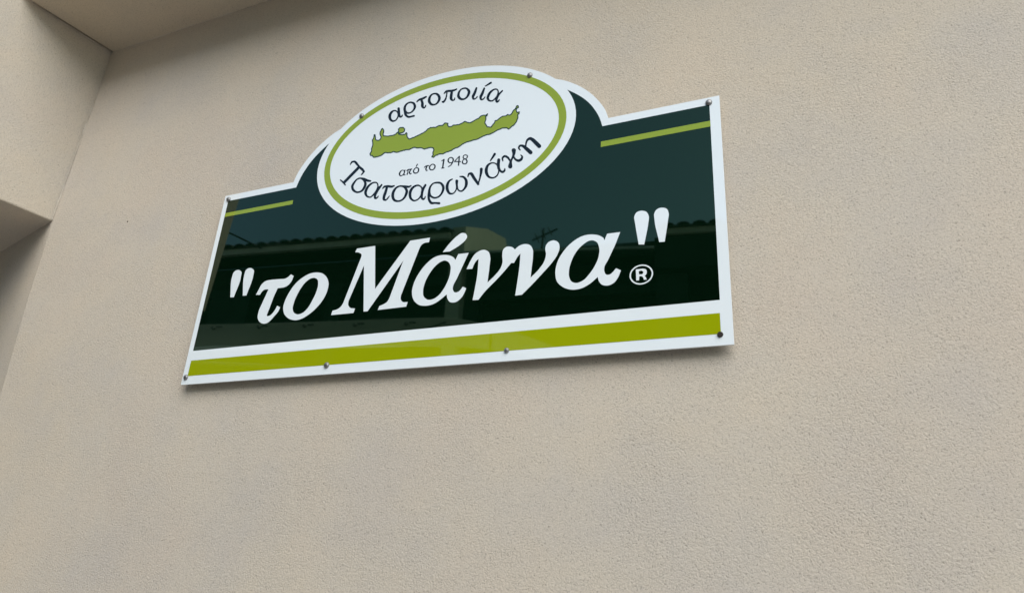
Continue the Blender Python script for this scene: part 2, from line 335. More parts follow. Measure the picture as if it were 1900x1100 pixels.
# outlines of the printed letters and the map, in tenths of a millimetre on the sign (x right, z up from its lower left corner)
BIG = [('quotation_mark', [[1143,2525,1116,2663,1083,2804,1052,2944,1035,3082,1041,3213,1050,3282,1056,3303,1066,3322,1080,3336,1096,3350,1114,3362,1134,3371,1156,3377,1177,3379,1199,3379,1222,3377,1245,3372,1267,3366,1288,3356,1309,3344,1329,3330,1348,3315,1362,3300,1374,3279,1380,3256,1388,3041,1371,2906,1341,2774,1307,2644,1281,2512]]),
('quotation_mark', [[1608,2525,1581,2659,1548,2796,1518,2932,1498,3067,1498,3196,1503,3282,1508,3309,1520,3331,1534,3346,1551,3360,1571,3372,1592,3380,1616,3385,1636,3385,1660,3384,1683,3380,1707,3373,1729,3365,1752,3353,1776,3338,1798,3322,1817,3304,1832,3286,1843,3264,1847,3242,1848,3218,1850,3032,1832,2900,1804,2771,1772,2644,1746,2515]]),
('letter', [[2097,2497,2156,2625,2170,2662,2195,2737,2212,2772,2234,2803,2255,2825,2278,2845,2305,2863,2333,2878,2363,2891,2398,2898,2436,2902,2475,2904,2611,2903,2889,2887,2987,2879,3033,2879,3076,2886,3096,2893,3133,2910,3168,2931,3182,2942,3234,2989,3341,2925,3321,2838,3313,2810,3302,2783,3287,2756,3271,2730,3252,2705,3231,2683,3206,2664,3184,2651,3159,2640,3133,2630,3077,2616,3052,2613,3000,2611,2928,2611,2852,2614,2791,2436,2777,2392,2759,2322,2698,2039,2648,1839,2659,1815,2668,1803,2680,1797,2694,1796,2739,1801,2764,1808,2786,1820,2805,1836,2822,1853,2858,1889,2875,1910,2903,1956,2925,1999,2954,2079,3072,2018,3040,1922,3030,1900,3012,1872,2991,1845,2920,1771,2854,1694,2830,1670,2783,1633,2739,1604,2714,1593,2688,1586,2663,1583,2637,1582,2609,1583,2582,1587,2554,1593,2526,1603,2498,1615,2470,1630,2443,1647,2420,1665,2399,1684,2381,1707,2364,1730,2339,1778,2328,1810,2323,1843,2321,1876,2322,1908,2323,1940,2329,2001,2343,2060,2401,2232,2449,2386,2524,2616,2426,2625,2395,2624,2368,2619,2350,2611,2334,2600,2319,2587,2292,2559,2272,2529,2246,2480]]),
('letter', [[4155,2930,4221,2917,4254,2908,4286,2898,4318,2884,4352,2866,4387,2844,4420,2819,4451,2793,4479,2766,4508,2732,4533,2695,4555,2657,4574,2618,4588,2580,4600,2536,4604,2491,4604,2447,4597,2360,4588,2306,4573,2253,4555,2202,4533,2152,4509,2105,4483,2062,4455,2020,4424,1981,4356,1905,4314,1863,4269,1822,4222,1784,4172,1748,4119,1714,4073,1687,4025,1660,3974,1636,3922,1615,3866,1600,3792,1588,3753,1584,3714,1583,3674,1585,3632,1591,3589,1601,3546,1613,3504,1628,3463,1646,3422,1668,3382,1694,3343,1722,3307,1753,3276,1785,3250,1820,3228,1858,3210,1898,3196,1938,3185,1977,3178,2022,3178,2067,3183,2111,3191,2154,3199,2197,3212,2246,3228,2295,3247,2342,3291,2434,3320,2489,3352,2542,3386,2594,3424,2643,3466,2688,3506,2725,3548,2760,3593,2793,3640,2823,3690,2850,3734,2871,3780,2891,3828,2909,3877,2923,3929,2933,3972,2937,4017,2940,4062,2939,4109,2936],[4087,2776,4110,2768,4134,2757,4158,2744,4179,2729,4197,2713,4216,2689,4228,2661,4236,2631,4248,2572,4252,2532,4252,2492,4248,2453,4236,2377,4224,2323,4209,2271,4190,2219,4170,2169,4107,2023,4085,1976,4059,1932,4028,1891,4004,1864,3978,1837,3950,1812,3920,1790,3885,1773,3825,1753,3791,1747,3757,1745,3723,1748,3672,1763,3645,1774,3621,1787,3599,1802,3579,1821,3562,1844,3548,1868,3536,1894,3526,1918,3517,1952,3514,1987,3516,2021,3529,2133,3538,2177,3563,2262,3593,2348,3610,2391,3630,2433,3651,2475,3674,2515,3729,2599,3760,2638,3794,2675,3833,2707,3880,2740,3905,2754,3932,2766,3961,2774,4010,2782,4036,2783,4062,2782]]),
('letter', [[5319,3383,5360,3483,5944,3483,6133,2216,7032,3476,7622,3478,7604,3347,7528,3352,7503,3352,7480,3349,7460,3344,7440,3336,7421,3327,7404,3316,7389,3304,7374,3285,7362,3263,7333,3191,6955,1948,6953,1877,6955,1854,6963,1832,6971,1817,6994,1787,7008,1774,7021,1763,7048,1750,7079,1744,7145,1743,7177,1741,7150,1618,6307,1613,6342,1720,6403,1735,6442,1748,6493,1769,6517,1781,6539,1795,6558,1812,6572,1829,6584,1848,6604,1888,6614,1908,6893,2924,5997,1609,5873,1613,5672,2945,5349,1967,5347,1894,5350,1870,5358,1848,5369,1829,5384,1810,5400,1791,5419,1775,5437,1761,5464,1748,5494,1741,5589,1727,5560,1606,4851,1616,4879,1739,4968,1750,4997,1756,5024,1764,5048,1774,5071,1786,5093,1800,5113,1815,5130,1832,5144,1849,5156,1869,5187,1931,5543,3208,5544,3256,5542,3272,5536,3286,5527,3299,5514,3311,5498,3323,5467,3343,5440,3356,5410,3365]]),
('accent_mark', [[8044,3005,8150,3146,8187,3192,8226,3236,8308,3320,8351,3360,8397,3396,8485,3451,8505,3462,8526,3470,8548,3472,8570,3471,8593,3466,8617,3459,8639,3448,8657,3435,8670,3421,8682,3404,8692,3385,8700,3366,8704,3349,8704,3328,8697,3307,8686,3288,8674,3269,8643,3229,8622,3209,8552,3158,8496,3120,8436,3088,8250,2997]]),
('letter', [[8499,2890,8791,2883,8544,2268,8514,2198,8498,2165,8462,2100,8448,2067,8440,2032,8436,1992,8435,1972,8437,1951,8442,1932,8459,1898,8470,1881,8483,1867,8496,1856,8513,1850,8531,1848,8551,1848,8586,1854,8603,1860,8618,1870,8646,1894,8670,1921,8710,1980,8809,1927,8787,1855,8769,1809,8736,1744,8716,1714,8694,1686,8669,1661,8644,1640,8617,1621,8587,1604,8556,1592,8523,1586,8498,1586,8470,1588,8443,1592,8416,1600,8392,1612,8373,1627,8356,1646,8339,1667,8313,1712,8303,1734,8296,1756,8280,1826,8249,1802,8156,1730,8048,1660,8009,1639,7968,1620,7926,1605,7886,1595,7845,1588,7803,1583,7760,1581,7717,1582,7674,1586,7628,1593,7583,1603,7539,1618,7498,1637,7464,1659,7430,1686,7399,1715,7370,1746,7346,1779,7322,1818,7303,1860,7289,1903,7278,1947,7270,1989,7266,2036,7267,2082,7273,2128,7290,2216,7307,2279,7329,2340,7355,2398,7385,2455,7417,2510,7450,2561,7485,2611,7522,2659,7563,2704,7606,2746,7689,2817,7734,2850,7782,2877,7833,2898,7877,2910,7924,2919,7973,2924,8022,2926,8072,2923,8115,2918,8160,2911,8204,2900,8248,2886,8290,2867,8343,2837,8375,2812,8388,2798,8435,2734],[8142,2758,8163,2751,8184,2741,8204,2729,8224,2716,8241,2701,8257,2684,8271,2665,8294,2624,8304,2603,8316,2568,8322,2531,8324,2495,8322,2423,8320,2376,8313,2331,8304,2287,8293,2243,8266,2161,8251,2122,8215,2046,8172,1970,8148,1930,8121,1892,8091,1857,8058,1826,8032,1805,8004,1786,7974,1768,7943,1753,7910,1743,7880,1737,7848,1732,7815,1731,7782,1734,7751,1742,7726,1755,7700,1772,7675,1792,7652,1813,7634,1835,7617,1865,7606,1899,7599,1934,7592,2004,7591,2045,7594,2085,7600,2125,7617,2204,7632,2255,7650,2305,7672,2354,7697,2401,7750,2492,7780,2537,7812,2581,7848,2621,7886,2657,7933,2695,7958,2712,7984,2727,8011,2739,8036,2748,8062,2755,8089,2760,8116,2762]]),
('letter', [[8770,2441,8839,2611,8895,2723,8914,2758,8936,2790,8961,2818,8984,2838,9010,2856,9037,2873,9066,2886,9096,2896,9120,2902,9146,2907,9172,2909,9198,2909,9224,2904,9249,2895,9276,2882,9301,2866,9324,2848,9344,2829,9361,2803,9374,2774,9384,2743,9399,2682,9405,2636,9406,2591,9398,2456,9396,2366,9375,2012,9523,2140,9618,2238,9646,2270,9672,2305,9694,2343,9706,2370,9726,2426,9733,2456,9738,2486,9739,2530,9734,2575,9719,2668,9717,2714,9720,2792,9725,2816,9734,2838,9744,2853,9757,2867,9772,2880,9788,2891,9804,2898,9822,2903,9842,2904,9863,2904,9904,2897,9941,2885,9977,2868,10005,2847,10046,2801,10108,2852,10129,2867,10152,2879,10179,2890,10207,2899,10237,2906,10267,2909,10297,2908,10324,2905,10353,2899,10382,2891,10409,2879,10433,2864,10453,2844,10471,2821,10487,2794,10500,2767,10512,2741,10522,2704,10527,2667,10528,2629,10529,2494,10526,2436,10512,2262,10497,2004,10619,2113,10658,2151,10694,2191,10754,2266,10782,2305,10807,2347,10826,2391,10836,2423,10845,2455,10852,2489,10857,2523,10859,2557,10856,2592,10849,2628,10840,2663,10834,2699,10835,2732,10843,2772,10849,2792,10857,2810,10866,2826,10880,2844,10897,2860,10916,2873,10937,2884,10958,2892,10978,2897,11000,2899,11022,2899,11044,2897,11064,2891,11086,2882,11107,2870,11128,2855,11146,2839,11161,2821,11173,2798,11182,2773,11188,2746,11192,2719,11194,2694,11192,2657,11186,2620,11175,2585,11162,2551,11149,2518,11128,2474,11103,2433,11075,2394,11017,2318,10983,2277,10948,2238,10723,2004,10606,1884,10498,1779,10300,1593,10128,1588,10169,2005,10190,2264,10197,2416,10201,2672,10144,2617,10132,2602,10119,2584,10044,2441,9970,2451,9822,2277,9773,2223,9672,2117,9569,2014,9382,1842,9338,1797,9268,1714,9168,1585,9012,1594,9038,1802,9054,1941,9072,2117,9078,2206,9083,2296,9084,2371,9081,2679,9028,2638,9016,2627,9002,2609,8990,2589,8970,2547,8954,2506,8931,2428]]),
('letter', [[12345,2876,12653,2873,12545,2584,12442,2358,12373,2209,12354,2175,12313,2108,12297,2072,12287,2035,12284,1998,12285,1960,12294,1923,12301,1903,12309,1884,12320,1868,12333,1856,12346,1850,12361,1846,12377,1844,12408,1846,12425,1852,12441,1860,12456,1871,12500,1910,12559,1981,12672,1916,12639,1823,12627,1793,12613,1764,12596,1734,12576,1704,12556,1676,12532,1650,12507,1630,12480,1614,12451,1601,12420,1591,12388,1585,12357,1584,12330,1587,12303,1592,12275,1601,12249,1613,12227,1629,12210,1645,12195,1664,12170,1706,12154,1746,12137,1822,12103,1794,12035,1735,12000,1708,11964,1682,11888,1639,11849,1620,11809,1603,11767,1591,11724,1581,11680,1575,11635,1572,11590,1572,11545,1577,11498,1586,11451,1600,11404,1618,11359,1640,11317,1666,11282,1692,11248,1721,11215,1753,11186,1788,11163,1824,11145,1864,11132,1908,11123,1953,11117,1998,11113,2042,11112,2100,11117,2158,11127,2215,11140,2270,11156,2324,11178,2382,11206,2438,11237,2492,11272,2543,11308,2592,11348,2640,11390,2686,11435,2729,11483,2768,11533,2803,11579,2832,11627,2858,11677,2882,11729,2900,11782,2913,11826,2918,11871,2921,11917,2920,11963,2916,12009,2908,12083,2889,12120,2876,12156,2860,12204,2829,12233,2807,12246,2795,12257,2781,12269,2757,12284,2717],[11989,2761,12013,2754,12038,2744,12061,2730,12083,2714,12102,2696,12120,2671,12134,2641,12145,2609,12160,2545,12166,2502,12167,2459,12164,2416,12152,2333,12141,2286,12126,2240,12108,2195,12088,2152,12044,2068,12020,2028,11994,1990,11966,1952,11882,1852,11852,1821,11820,1794,11785,1773,11726,1747,11694,1737,11662,1732,11630,1733,11606,1738,11582,1745,11558,1755,11536,1767,11516,1782,11499,1802,11485,1826,11474,1852,11456,1906,11448,1943,11445,1981,11445,2019,11450,2095,11456,2137,11464,2180,11475,2221,11501,2302,11522,2354,11544,2406,11570,2456,11599,2503,11631,2547,11659,2580,11688,2612,11720,2641,11752,2669,11808,2708,11852,2736,11875,2747,11899,2755,11934,2762,11971,2763]]),
('quotation_mark', [[13078,2497,13026,2839,12995,3070,12980,3155,12978,3183,12980,3209,12985,3232,12994,3256,13005,3278,13018,3298,13033,3314,13054,3326,13078,3335,13104,3340,13130,3341,13156,3339,13179,3334,13203,3326,13227,3316,13249,3302,13267,3286,13281,3266,13293,3243,13303,3217,13310,3190,13316,3165,13318,3136,13317,3108,13289,2910,13269,2801,13202,2479]]),
('quotation_mark', [[13539,2489,13517,2608,13468,2847,13450,2968,13435,3140,13433,3190,13437,3213,13444,3236,13454,3260,13467,3281,13482,3300,13498,3315,13521,3328,13546,3337,13574,3341,13602,3342,13629,3338,13649,3333,13671,3326,13692,3316,13711,3303,13727,3288,13739,3269,13748,3246,13760,3195,13764,3170,13765,3139,13762,3109,13746,3017,13731,2908,13714,2801,13660,2482]])]
REG = [('letter', [[13008,1894,13166,1895,13212,1880,13226,1874,13236,1865,13243,1854,13251,1827,13253,1812,13252,1787,13246,1764,13235,1744,13224,1731,13204,1714,13230,1683,13236,1668,13242,1642,13251,1624,13189,1624,13176,1672,13170,1683,13154,1703,13141,1714,13131,1718,13120,1719,13086,1720,13077,1624,13018,1627],[13073,1843,13119,1851,13133,1851,13146,1846,13162,1834,13174,1817,13177,1808,13177,1800,13169,1783,13157,1769,13145,1763,13130,1762,13078,1768]])]
SMALL = [('letter', [[6054,7917,6074,7914,6089,7906,6106,7890,6116,7872,6142,7752,6157,7665,6181,7591,6185,7585,6199,7586,6214,7620,6227,7626,6237,7623,6248,7615,6255,7602,6257,7592,6250,7555,6245,7542,6231,7529,6208,7522,6184,7523,6164,7528,6144,7541,6116,7570,6097,7513,6068,7471,6033,7444,6006,7435,5978,7431,5954,7431,5934,7435,5909,7445,5888,7457,5845,7490,5805,7533,5783,7567,5760,7622,5749,7674,5749,7728,5765,7779,5792,7817,5824,7841,5860,7856,5898,7861,5928,7858,5958,7850,5999,7830,6042,7793,6044,7796,6027,7889,6036,7909],[5930,7805,5912,7799,5899,7789,5880,7766,5865,7740,5858,7717,5853,7684,5856,7629,5871,7576,5888,7548,5908,7523,5924,7508,5940,7498,5964,7492,5984,7492,6002,7496,6020,7507,6048,7549,6060,7580,6066,7608,6064,7658,6048,7711,6036,7734,6019,7756,5996,7778,5975,7792,5950,7802]]),
('letter', [[6443,8024,6493,8011,6543,7988,6569,7970,6590,7952,6607,7934,6641,7881,6662,7832,6669,7806,6671,7781,6667,7749,6650,7704,6626,7669,6596,7638,6558,7612,6513,7597,6458,7592,6415,7598,6374,7613,6392,7586,6420,7553,6442,7533,6462,7521,6486,7516,6548,7513,6631,7515,6651,7505,6666,7485,6669,7470,6667,7460,6654,7449,6508,7445,6472,7448,6452,7454,6422,7468,6401,7482,6353,7525,6314,7574,6298,7602,6287,7629,6262,7728,6244,7777,6238,7808,6237,7862,6246,7910,6254,7928,6277,7962,6305,7989,6324,8001,6349,8013,6392,8024],[6433,7963,6405,7961,6382,7953,6365,7943,6347,7924,6337,7904,6329,7874,6326,7846,6328,7806,6334,7770,6344,7743,6364,7708,6384,7684,6400,7669,6416,7660,6445,7651,6474,7649,6492,7651,6519,7662,6551,7692,6568,7722,6577,7750,6581,7778,6581,7808,6575,7839,6563,7871,6552,7893,6538,7912,6518,7929,6487,7948,6457,7960]]),
('letter', [[6953,8088,6969,8083,6979,8075,6987,8065,6993,8044,6988,8030,6910,7992,6864,7978,6864,7973,6891,7912,6908,7864,6915,7833,6923,7753,6934,7721,6939,7714,6955,7721,6970,7771,6978,7776,6987,7774,7002,7763,7007,7752,7001,7700,6996,7686,6983,7670,6964,7659,6941,7654,6927,7656,6903,7668,6866,7702,6850,7722,6830,7761,6824,7792,6821,7871,6782,7974,6768,7976,6745,7970,6679,7933,6670,7936,6659,7944,6651,7958,6650,7968,6653,7977,6690,8022,6713,8041,6731,8049,6753,8054,6832,8063]]),
('letter', [[7238,8126,7267,8119,7310,8103,7330,8091,7355,8072,7382,8045,7406,8014,7440,7957,7454,7919,7460,7884,7460,7855,7449,7804,7430,7764,7398,7726,7359,7700,7338,7691,7298,7682,7257,7681,7206,7689,7181,7699,7152,7718,7126,7740,7084,7789,7062,7823,7046,7856,7038,7882,7033,7913,7034,7962,7042,8009,7059,8049,7082,8082,7114,8108,7142,8121,7188,8129],[7222,8072,7199,8071,7175,8063,7155,8049,7143,8032,7131,8001,7126,7968,7124,7929,7126,7895,7134,7863,7144,7841,7164,7807,7186,7780,7201,7766,7221,7755,7245,7746,7268,7741,7291,7741,7308,7747,7321,7756,7342,7782,7357,7812,7364,7840,7368,7873,7367,7907,7362,7928,7349,7960,7330,7995,7311,8019,7290,8039,7265,8056,7245,8065]]),
('letter', [[7929,8094,7940,8094,7949,8090,7963,8076,7968,8055,7963,8043,7907,8022,7881,8015,7840,8012,7837,8006,7838,7813,7843,7773,7859,7736,7868,7735,7881,7739,7892,7746,7899,7783,7903,7789,7912,7791,7926,7783,7934,7769,7935,7731,7930,7708,7920,7696,7909,7688,7883,7680,7865,7679,7838,7687,7812,7704,7789,7726,7774,7744,7757,7771,7744,7812,7741,7847,7745,7943,7754,8018,7663,8041,7661,7901,7650,7807,7642,7775,7630,7749,7594,7705,7576,7694,7558,7693,7544,7696,7519,7714,7500,7748,7498,7763,7504,7773,7513,7775,7532,7768,7537,7770,7556,7782,7576,7802,7594,7836,7605,7877,7615,7932,7616,8029,7613,8035,7562,7998,7553,7999,7543,8005,7535,8016,7532,8026,7535,8040,7566,8086,7580,8102,7595,8112,7617,8118,7649,8120,7737,8102,7838,8086,7869,8085]]),
('letter', [[8207,8061,8245,8049,8287,8024,8316,7999,8355,7955,8375,7925,8390,7893,8397,7857,8397,7828,8388,7783,8373,7744,8359,7718,8323,7676,8299,7657,8252,7637,8213,7631,8174,7631,8142,7638,8119,7647,8096,7661,8052,7697,8028,7724,8007,7753,7989,7789,7980,7820,7977,7869,7988,7934,8003,7973,8025,8006,8051,8032,8081,8050,8121,8064,8159,8066],[8205,8003,8173,8009,8146,8009,8121,8003,8100,7992,8084,7976,8076,7961,8063,7910,8061,7872,8063,7837,8068,7812,8079,7785,8100,7752,8125,7724,8144,7711,8167,7702,8194,7696,8220,7697,8242,7705,8256,7716,8272,7736,8289,7770,8305,7833,8307,7866,8304,7891,8285,7934,8266,7962,8247,7982,8223,7997]]),
('letter', [[8556,7977,8570,7977,8588,7966,8599,7951,8603,7931,8586,7816,8573,7757,8563,7731,8529,7664,8527,7645,8531,7616,8536,7612,8549,7611,8571,7614,8610,7657,8623,7660,8637,7651,8642,7640,8643,7630,8621,7598,8596,7571,8575,7561,8537,7554,8510,7561,8487,7580,8472,7602,8459,7634,8449,7670,8447,7704,8454,7735,8492,7811,8544,7965]]),
('letter', [[9002,8041,9015,8037,9024,8031,9038,8012,9043,7992,9035,7975,8954,7943,8861,7918,8848,7915,8835,7923,8827,7939,8832,7952,8921,8005,8992,8039],[8806,7902,8824,7897,8838,7884,8846,7867,8848,7853,8816,7695,8770,7584,8770,7542,8772,7534,8776,7532,8798,7532,8810,7535,8822,7547,8849,7585,8862,7588,8875,7578,8880,7570,8882,7560,8859,7519,8840,7496,8827,7486,8789,7476,8759,7478,8738,7489,8721,7507,8704,7539,8691,7585,8687,7619,8693,7655,8736,7748,8790,7891,8798,7899]]),
('letter', [[9157,7776,9183,7770,9209,7758,9226,7744,9241,7726,9258,7698,9271,7667,9277,7642,9280,7597,9364,7668,9372,7669,9385,7664,9394,7655,9400,7643,9401,7629,9397,7620,9338,7558,9305,7513,9281,7464,9260,7404,9253,7373,9256,7348,9268,7352,9292,7378,9300,7382,9308,7381,9316,7376,9325,7360,9324,7350,9309,7313,9301,7301,9288,7290,9269,7281,9248,7280,9231,7285,9214,7299,9202,7316,9191,7342,9184,7367,9180,7401,9140,7369,9120,7360,9099,7356,9048,7363,9010,7378,8977,7402,8949,7434,8927,7469,8916,7495,8909,7525,8909,7548,8917,7593,8939,7654,8971,7702,9011,7739,9065,7767,9106,7779,9123,7780],[9148,7727,9127,7722,9107,7710,9076,7684,9051,7658,9023,7613,8999,7544,8994,7513,8994,7494,9002,7469,9012,7448,9021,7434,9035,7424,9075,7408,9096,7408,9112,7414,9152,7448,9177,7476,9200,7507,9219,7544,9226,7566,9232,7602,9234,7634,9229,7664,9220,7685,9206,7707,9195,7716,9174,7724]]),
('letter', [[4775,6379,4788,6380,4803,6375,4819,6363,4845,6350,4884,6316,4922,6272,4982,6191,5006,6164,5028,6146,5041,6129,5115,6070,5154,6034,5183,5998,5193,5973,5219,5945,5226,5931,5226,5917,5216,5904,5201,5900,5189,5870,5170,5849,5123,5823,5114,5824,5104,5829,5095,5839,5093,5853,5133,5899,5139,5921,5138,5943,5076,6000,5019,6060,4591,5653,4618,5621,4631,5601,4632,5592,4628,5584,4615,5578,4606,5580,4595,5586,4486,5698,4390,5788,4382,5800,4381,5814,4393,5824,4402,5824,4412,5821,4512,5740,4516,5742,4939,6145,4938,6150,4855,6235,4790,6312,4756,6317,4728,6314,4712,6300,4683,6249,4669,6248,4658,6254,4651,6262,4647,6277,4658,6325,4670,6355,4682,6367,4699,6376,4717,6380]]),
('letter', [[5076,5760,5186,5734,5235,5718,5285,5691,5371,5638,5474,5593,5485,5585,5495,5570,5498,5556,5495,5548,5486,5541,5478,5540,5380,5554,5351,5564,5316,5583,5340,5542,5352,5504,5356,5468,5348,5417,5331,5367,5307,5324,5272,5286,5248,5268,5201,5250,5170,5244,5120,5243,5087,5246,5058,5253,5004,5274,4948,5307,4922,5327,4898,5350,4876,5376,4860,5401,4834,5454,4820,5506,4820,5537,4826,5562,4848,5607,4888,5664,4920,5701,4960,5731,4991,5745,5027,5756,5048,5760],[5066,5704,5039,5700,5013,5691,4996,5681,4972,5655,4951,5619,4921,5554,4911,5520,4910,5489,4920,5456,4937,5422,4958,5392,4985,5362,5017,5336,5043,5320,5077,5307,5100,5305,5141,5308,5163,5314,5192,5330,5208,5346,5230,5381,5252,5439,5261,5482,5261,5521,5254,5549,5236,5583,5211,5619,5181,5650,5144,5679,5114,5696,5090,5703]]),
('letter', [[5583,5522,5625,5516,5667,5503,5692,5490,5712,5474,5729,5456,5749,5421,5764,5383,5774,5338,5779,5330,5851,5398,5862,5399,5876,5393,5887,5384,5894,5372,5896,5359,5893,5351,5780,5164,5737,5059,5736,5025,5740,5003,5744,4998,5758,4998,5766,5001,5793,5033,5801,5037,5810,5036,5818,5032,5828,5017,5828,5007,5807,4969,5791,4953,5779,4946,5749,4937,5732,4937,5708,4944,5688,4960,5671,4985,5664,5003,5656,5039,5653,5065,5649,5070,5613,5040,5593,5027,5572,5018,5550,5015,5504,5021,5461,5036,5437,5048,5417,5060,5396,5077,5371,5103,5338,5147,5315,5195,5306,5236,5306,5262,5311,5292,5336,5362,5370,5417,5416,5462,5470,5495,5525,5516,5561,5522],[5600,5471,5572,5467,5544,5455,5497,5424,5475,5404,5456,5380,5431,5336,5415,5290,5405,5249,5403,5210,5407,5187,5421,5150,5439,5119,5450,5105,5476,5086,5505,5070,5533,5062,5547,5063,5559,5068,5576,5079,5652,5161,5689,5223,5712,5284,5722,5326,5723,5348,5716,5384,5704,5416,5689,5441,5675,5453,5660,5460,5632,5468]]),
('letter', [[6282,5285,6298,5282,6309,5272,6315,5258,6313,5245,6275,5226,6246,5216,6202,5214,6175,5219,6096,5242,6078,5086,6049,4967,6045,4895,6056,4888,6070,4881,6083,4885,6125,4926,6165,4976,6175,4976,6184,4971,6190,4964,6192,4955,6174,4915,6154,4885,6127,4851,6099,4831,6082,4827,6056,4829,6028,4836,6010,4845,5990,4858,5974,4878,5960,4910,5956,4945,5956,5010,5961,5039,5987,5128,6012,5258,6001,5263,5975,5261,5935,5229,5927,5226,5913,5230,5904,5238,5899,5248,5900,5259,5919,5296,5935,5315,5956,5326,5978,5330,6027,5329,6095,5319,6191,5290,6209,5286]]),
('letter', [[6827,5184,6839,5184,6848,5179,6856,5170,6859,5157,6856,5149,6817,5122,6789,5110,6768,5109,6742,5111,6711,5119,6708,5117,6731,5087,6746,5063,6760,5031,6769,4996,6770,4966,6761,4917,6737,4851,6708,4804,6671,4767,6648,4751,6604,4730,6558,4718,6528,4715,6476,4718,6423,4731,6391,4743,6363,4757,6334,4778,6309,4802,6291,4827,6274,4855,6249,4910,6241,4938,6234,4973,6233,5030,6237,5058,6251,5106,6279,5157,6315,5195,6336,5211,6380,5232,6422,5242,6465,5245,6491,5243,6633,5214,6678,5202,6754,5178,6780,5176],[6477,5190,6447,5186,6413,5175,6386,5156,6371,5137,6351,5097,6335,5040,6329,4994,6331,4951,6340,4912,6353,4875,6365,4852,6384,4826,6410,4806,6450,4786,6490,4774,6525,4774,6554,4779,6591,4794,6619,4816,6634,4834,6653,4873,6668,4921,6679,4978,6680,5012,6672,5043,6652,5080,6635,5105,6605,5137,6586,5152,6558,5168,6503,5188]]),
('letter', [[7284,5135,7303,5130,7317,5118,7326,5102,7328,5085,7284,4992,7270,4949,7257,4872,7255,4747,7263,4721,7279,4698,7283,4698,7295,4706,7306,4719,7316,4757,7326,4761,7339,4755,7346,4744,7347,4710,7345,4694,7335,4671,7318,4649,7303,4639,7282,4636,7265,4641,7247,4652,7222,4674,7201,4699,7183,4729,7150,4690,7112,4664,7059,4647,7018,4644,6996,4646,6970,4655,6947,4666,6906,4694,6862,4734,6844,4757,6828,4785,6817,4808,6800,4857,6789,4914,6788,4944,6790,4977,6801,5026,6813,5052,6827,5076,6845,5099,6868,5120,6895,5139,6920,5151,6952,5161,7011,5167,7050,5163,7076,5155,7117,5133,7145,5112,7180,5079,7195,5059,7204,5043,7208,5041,7264,5126,7273,5133],[7044,5108,7015,5105,6986,5097,6962,5085,6931,5058,6914,5035,6895,4996,6886,4960,6883,4935,6884,4893,6890,4850,6899,4810,6911,4779,6938,4742,6967,4715,6994,4698,7020,4694,7036,4695,7069,4703,7097,4716,7112,4728,7127,4743,7149,4774,7166,4809,7174,4841,7175,4903,7180,4948,7176,4987,7166,5026,7148,5052,7134,5066,7106,5088,7074,5104]]),
('letter', [[7655,5135,7705,5125,7735,5116,7778,5093,7808,5069,7847,5024,7869,4991,7884,4963,7894,4937,7902,4898,7903,4865,7891,4809,7872,4759,7859,4733,7821,4682,7799,4661,7770,4642,7743,4630,7703,4621,7654,4618,7625,4621,7596,4629,7552,4649,7521,4670,7480,4704,7478,4702,7484,4664,7496,4628,7525,4578,7551,4546,7565,4537,7578,4533,7782,4493,7795,4488,7804,4482,7816,4466,7821,4445,7814,4428,7798,4421,7786,4421,7693,4451,7651,4461,7586,4461,7561,4464,7535,4474,7508,4492,7485,4516,7463,4544,7447,4571,7424,4616,7406,4669,7392,4762,7391,4821,7397,4932,7412,5005,7422,5032,7437,5059,7475,5101,7505,5121,7526,5130,7579,5140,7616,5139],[7610,5085,7564,5087,7540,5079,7514,5057,7496,5031,7480,4996,7472,4952,7473,4898,7479,4851,7489,4807,7505,4767,7521,4744,7553,4713,7589,4689,7619,4677,7640,4673,7681,4673,7717,4682,7738,4693,7758,4710,7787,4750,7800,4776,7814,4823,7821,4867,7819,4913,7808,4953,7790,4989,7775,5013,7751,5040,7725,5056,7703,5064,7665,5075]]),
('letter', [[8364,5179,8393,5176,8413,5171,8432,5163,8454,5150,8474,5135,8509,5100,8539,5060,8557,5030,8570,4997,8583,4941,8586,4887,8583,4857,8576,4828,8566,4803,8553,4778,8520,4739,8490,4711,8451,4688,8429,4682,8407,4683,8384,4690,8368,4697,8347,4709,8316,4733,8290,4762,8278,4781,8256,4733,8232,4700,8202,4672,8180,4661,8147,4655,8128,4655,8086,4661,8067,4668,8042,4684,8017,4707,7982,4754,7957,4799,7943,4832,7932,4865,7923,4925,7923,4960,7926,4990,7939,5038,7953,5067,7982,5104,8005,5122,8034,5134,8098,5147,8105,5146,8114,5141,8122,5132,8124,5124,8124,5116,8118,5110,8055,5078,8036,5055,8022,5015,8014,4954,8015,4912,8018,4884,8029,4836,8053,4778,8064,4757,8079,4735,8091,4723,8111,4713,8138,4705,8161,4704,8176,4709,8196,4726,8210,4745,8224,4774,8232,4795,8235,4818,8236,4844,8234,4887,8217,4955,8201,5040,8200,5059,8204,5073,8210,5082,8221,5089,8236,5091,8255,5086,8271,5074,8284,5059,8291,5042,8289,4934,8291,4918,8309,4831,8317,4802,8325,4786,8343,4764,8367,4745,8391,4733,8409,4732,8424,4738,8448,4759,8469,4786,8480,4807,8490,4840,8494,4869,8495,4911,8493,4954,8486,4998,8474,5030,8456,5061,8435,5088,8422,5102,8403,5116,8325,5144,8312,5156,8309,5170,8312,5177,8318,5182,8325,5183]]),
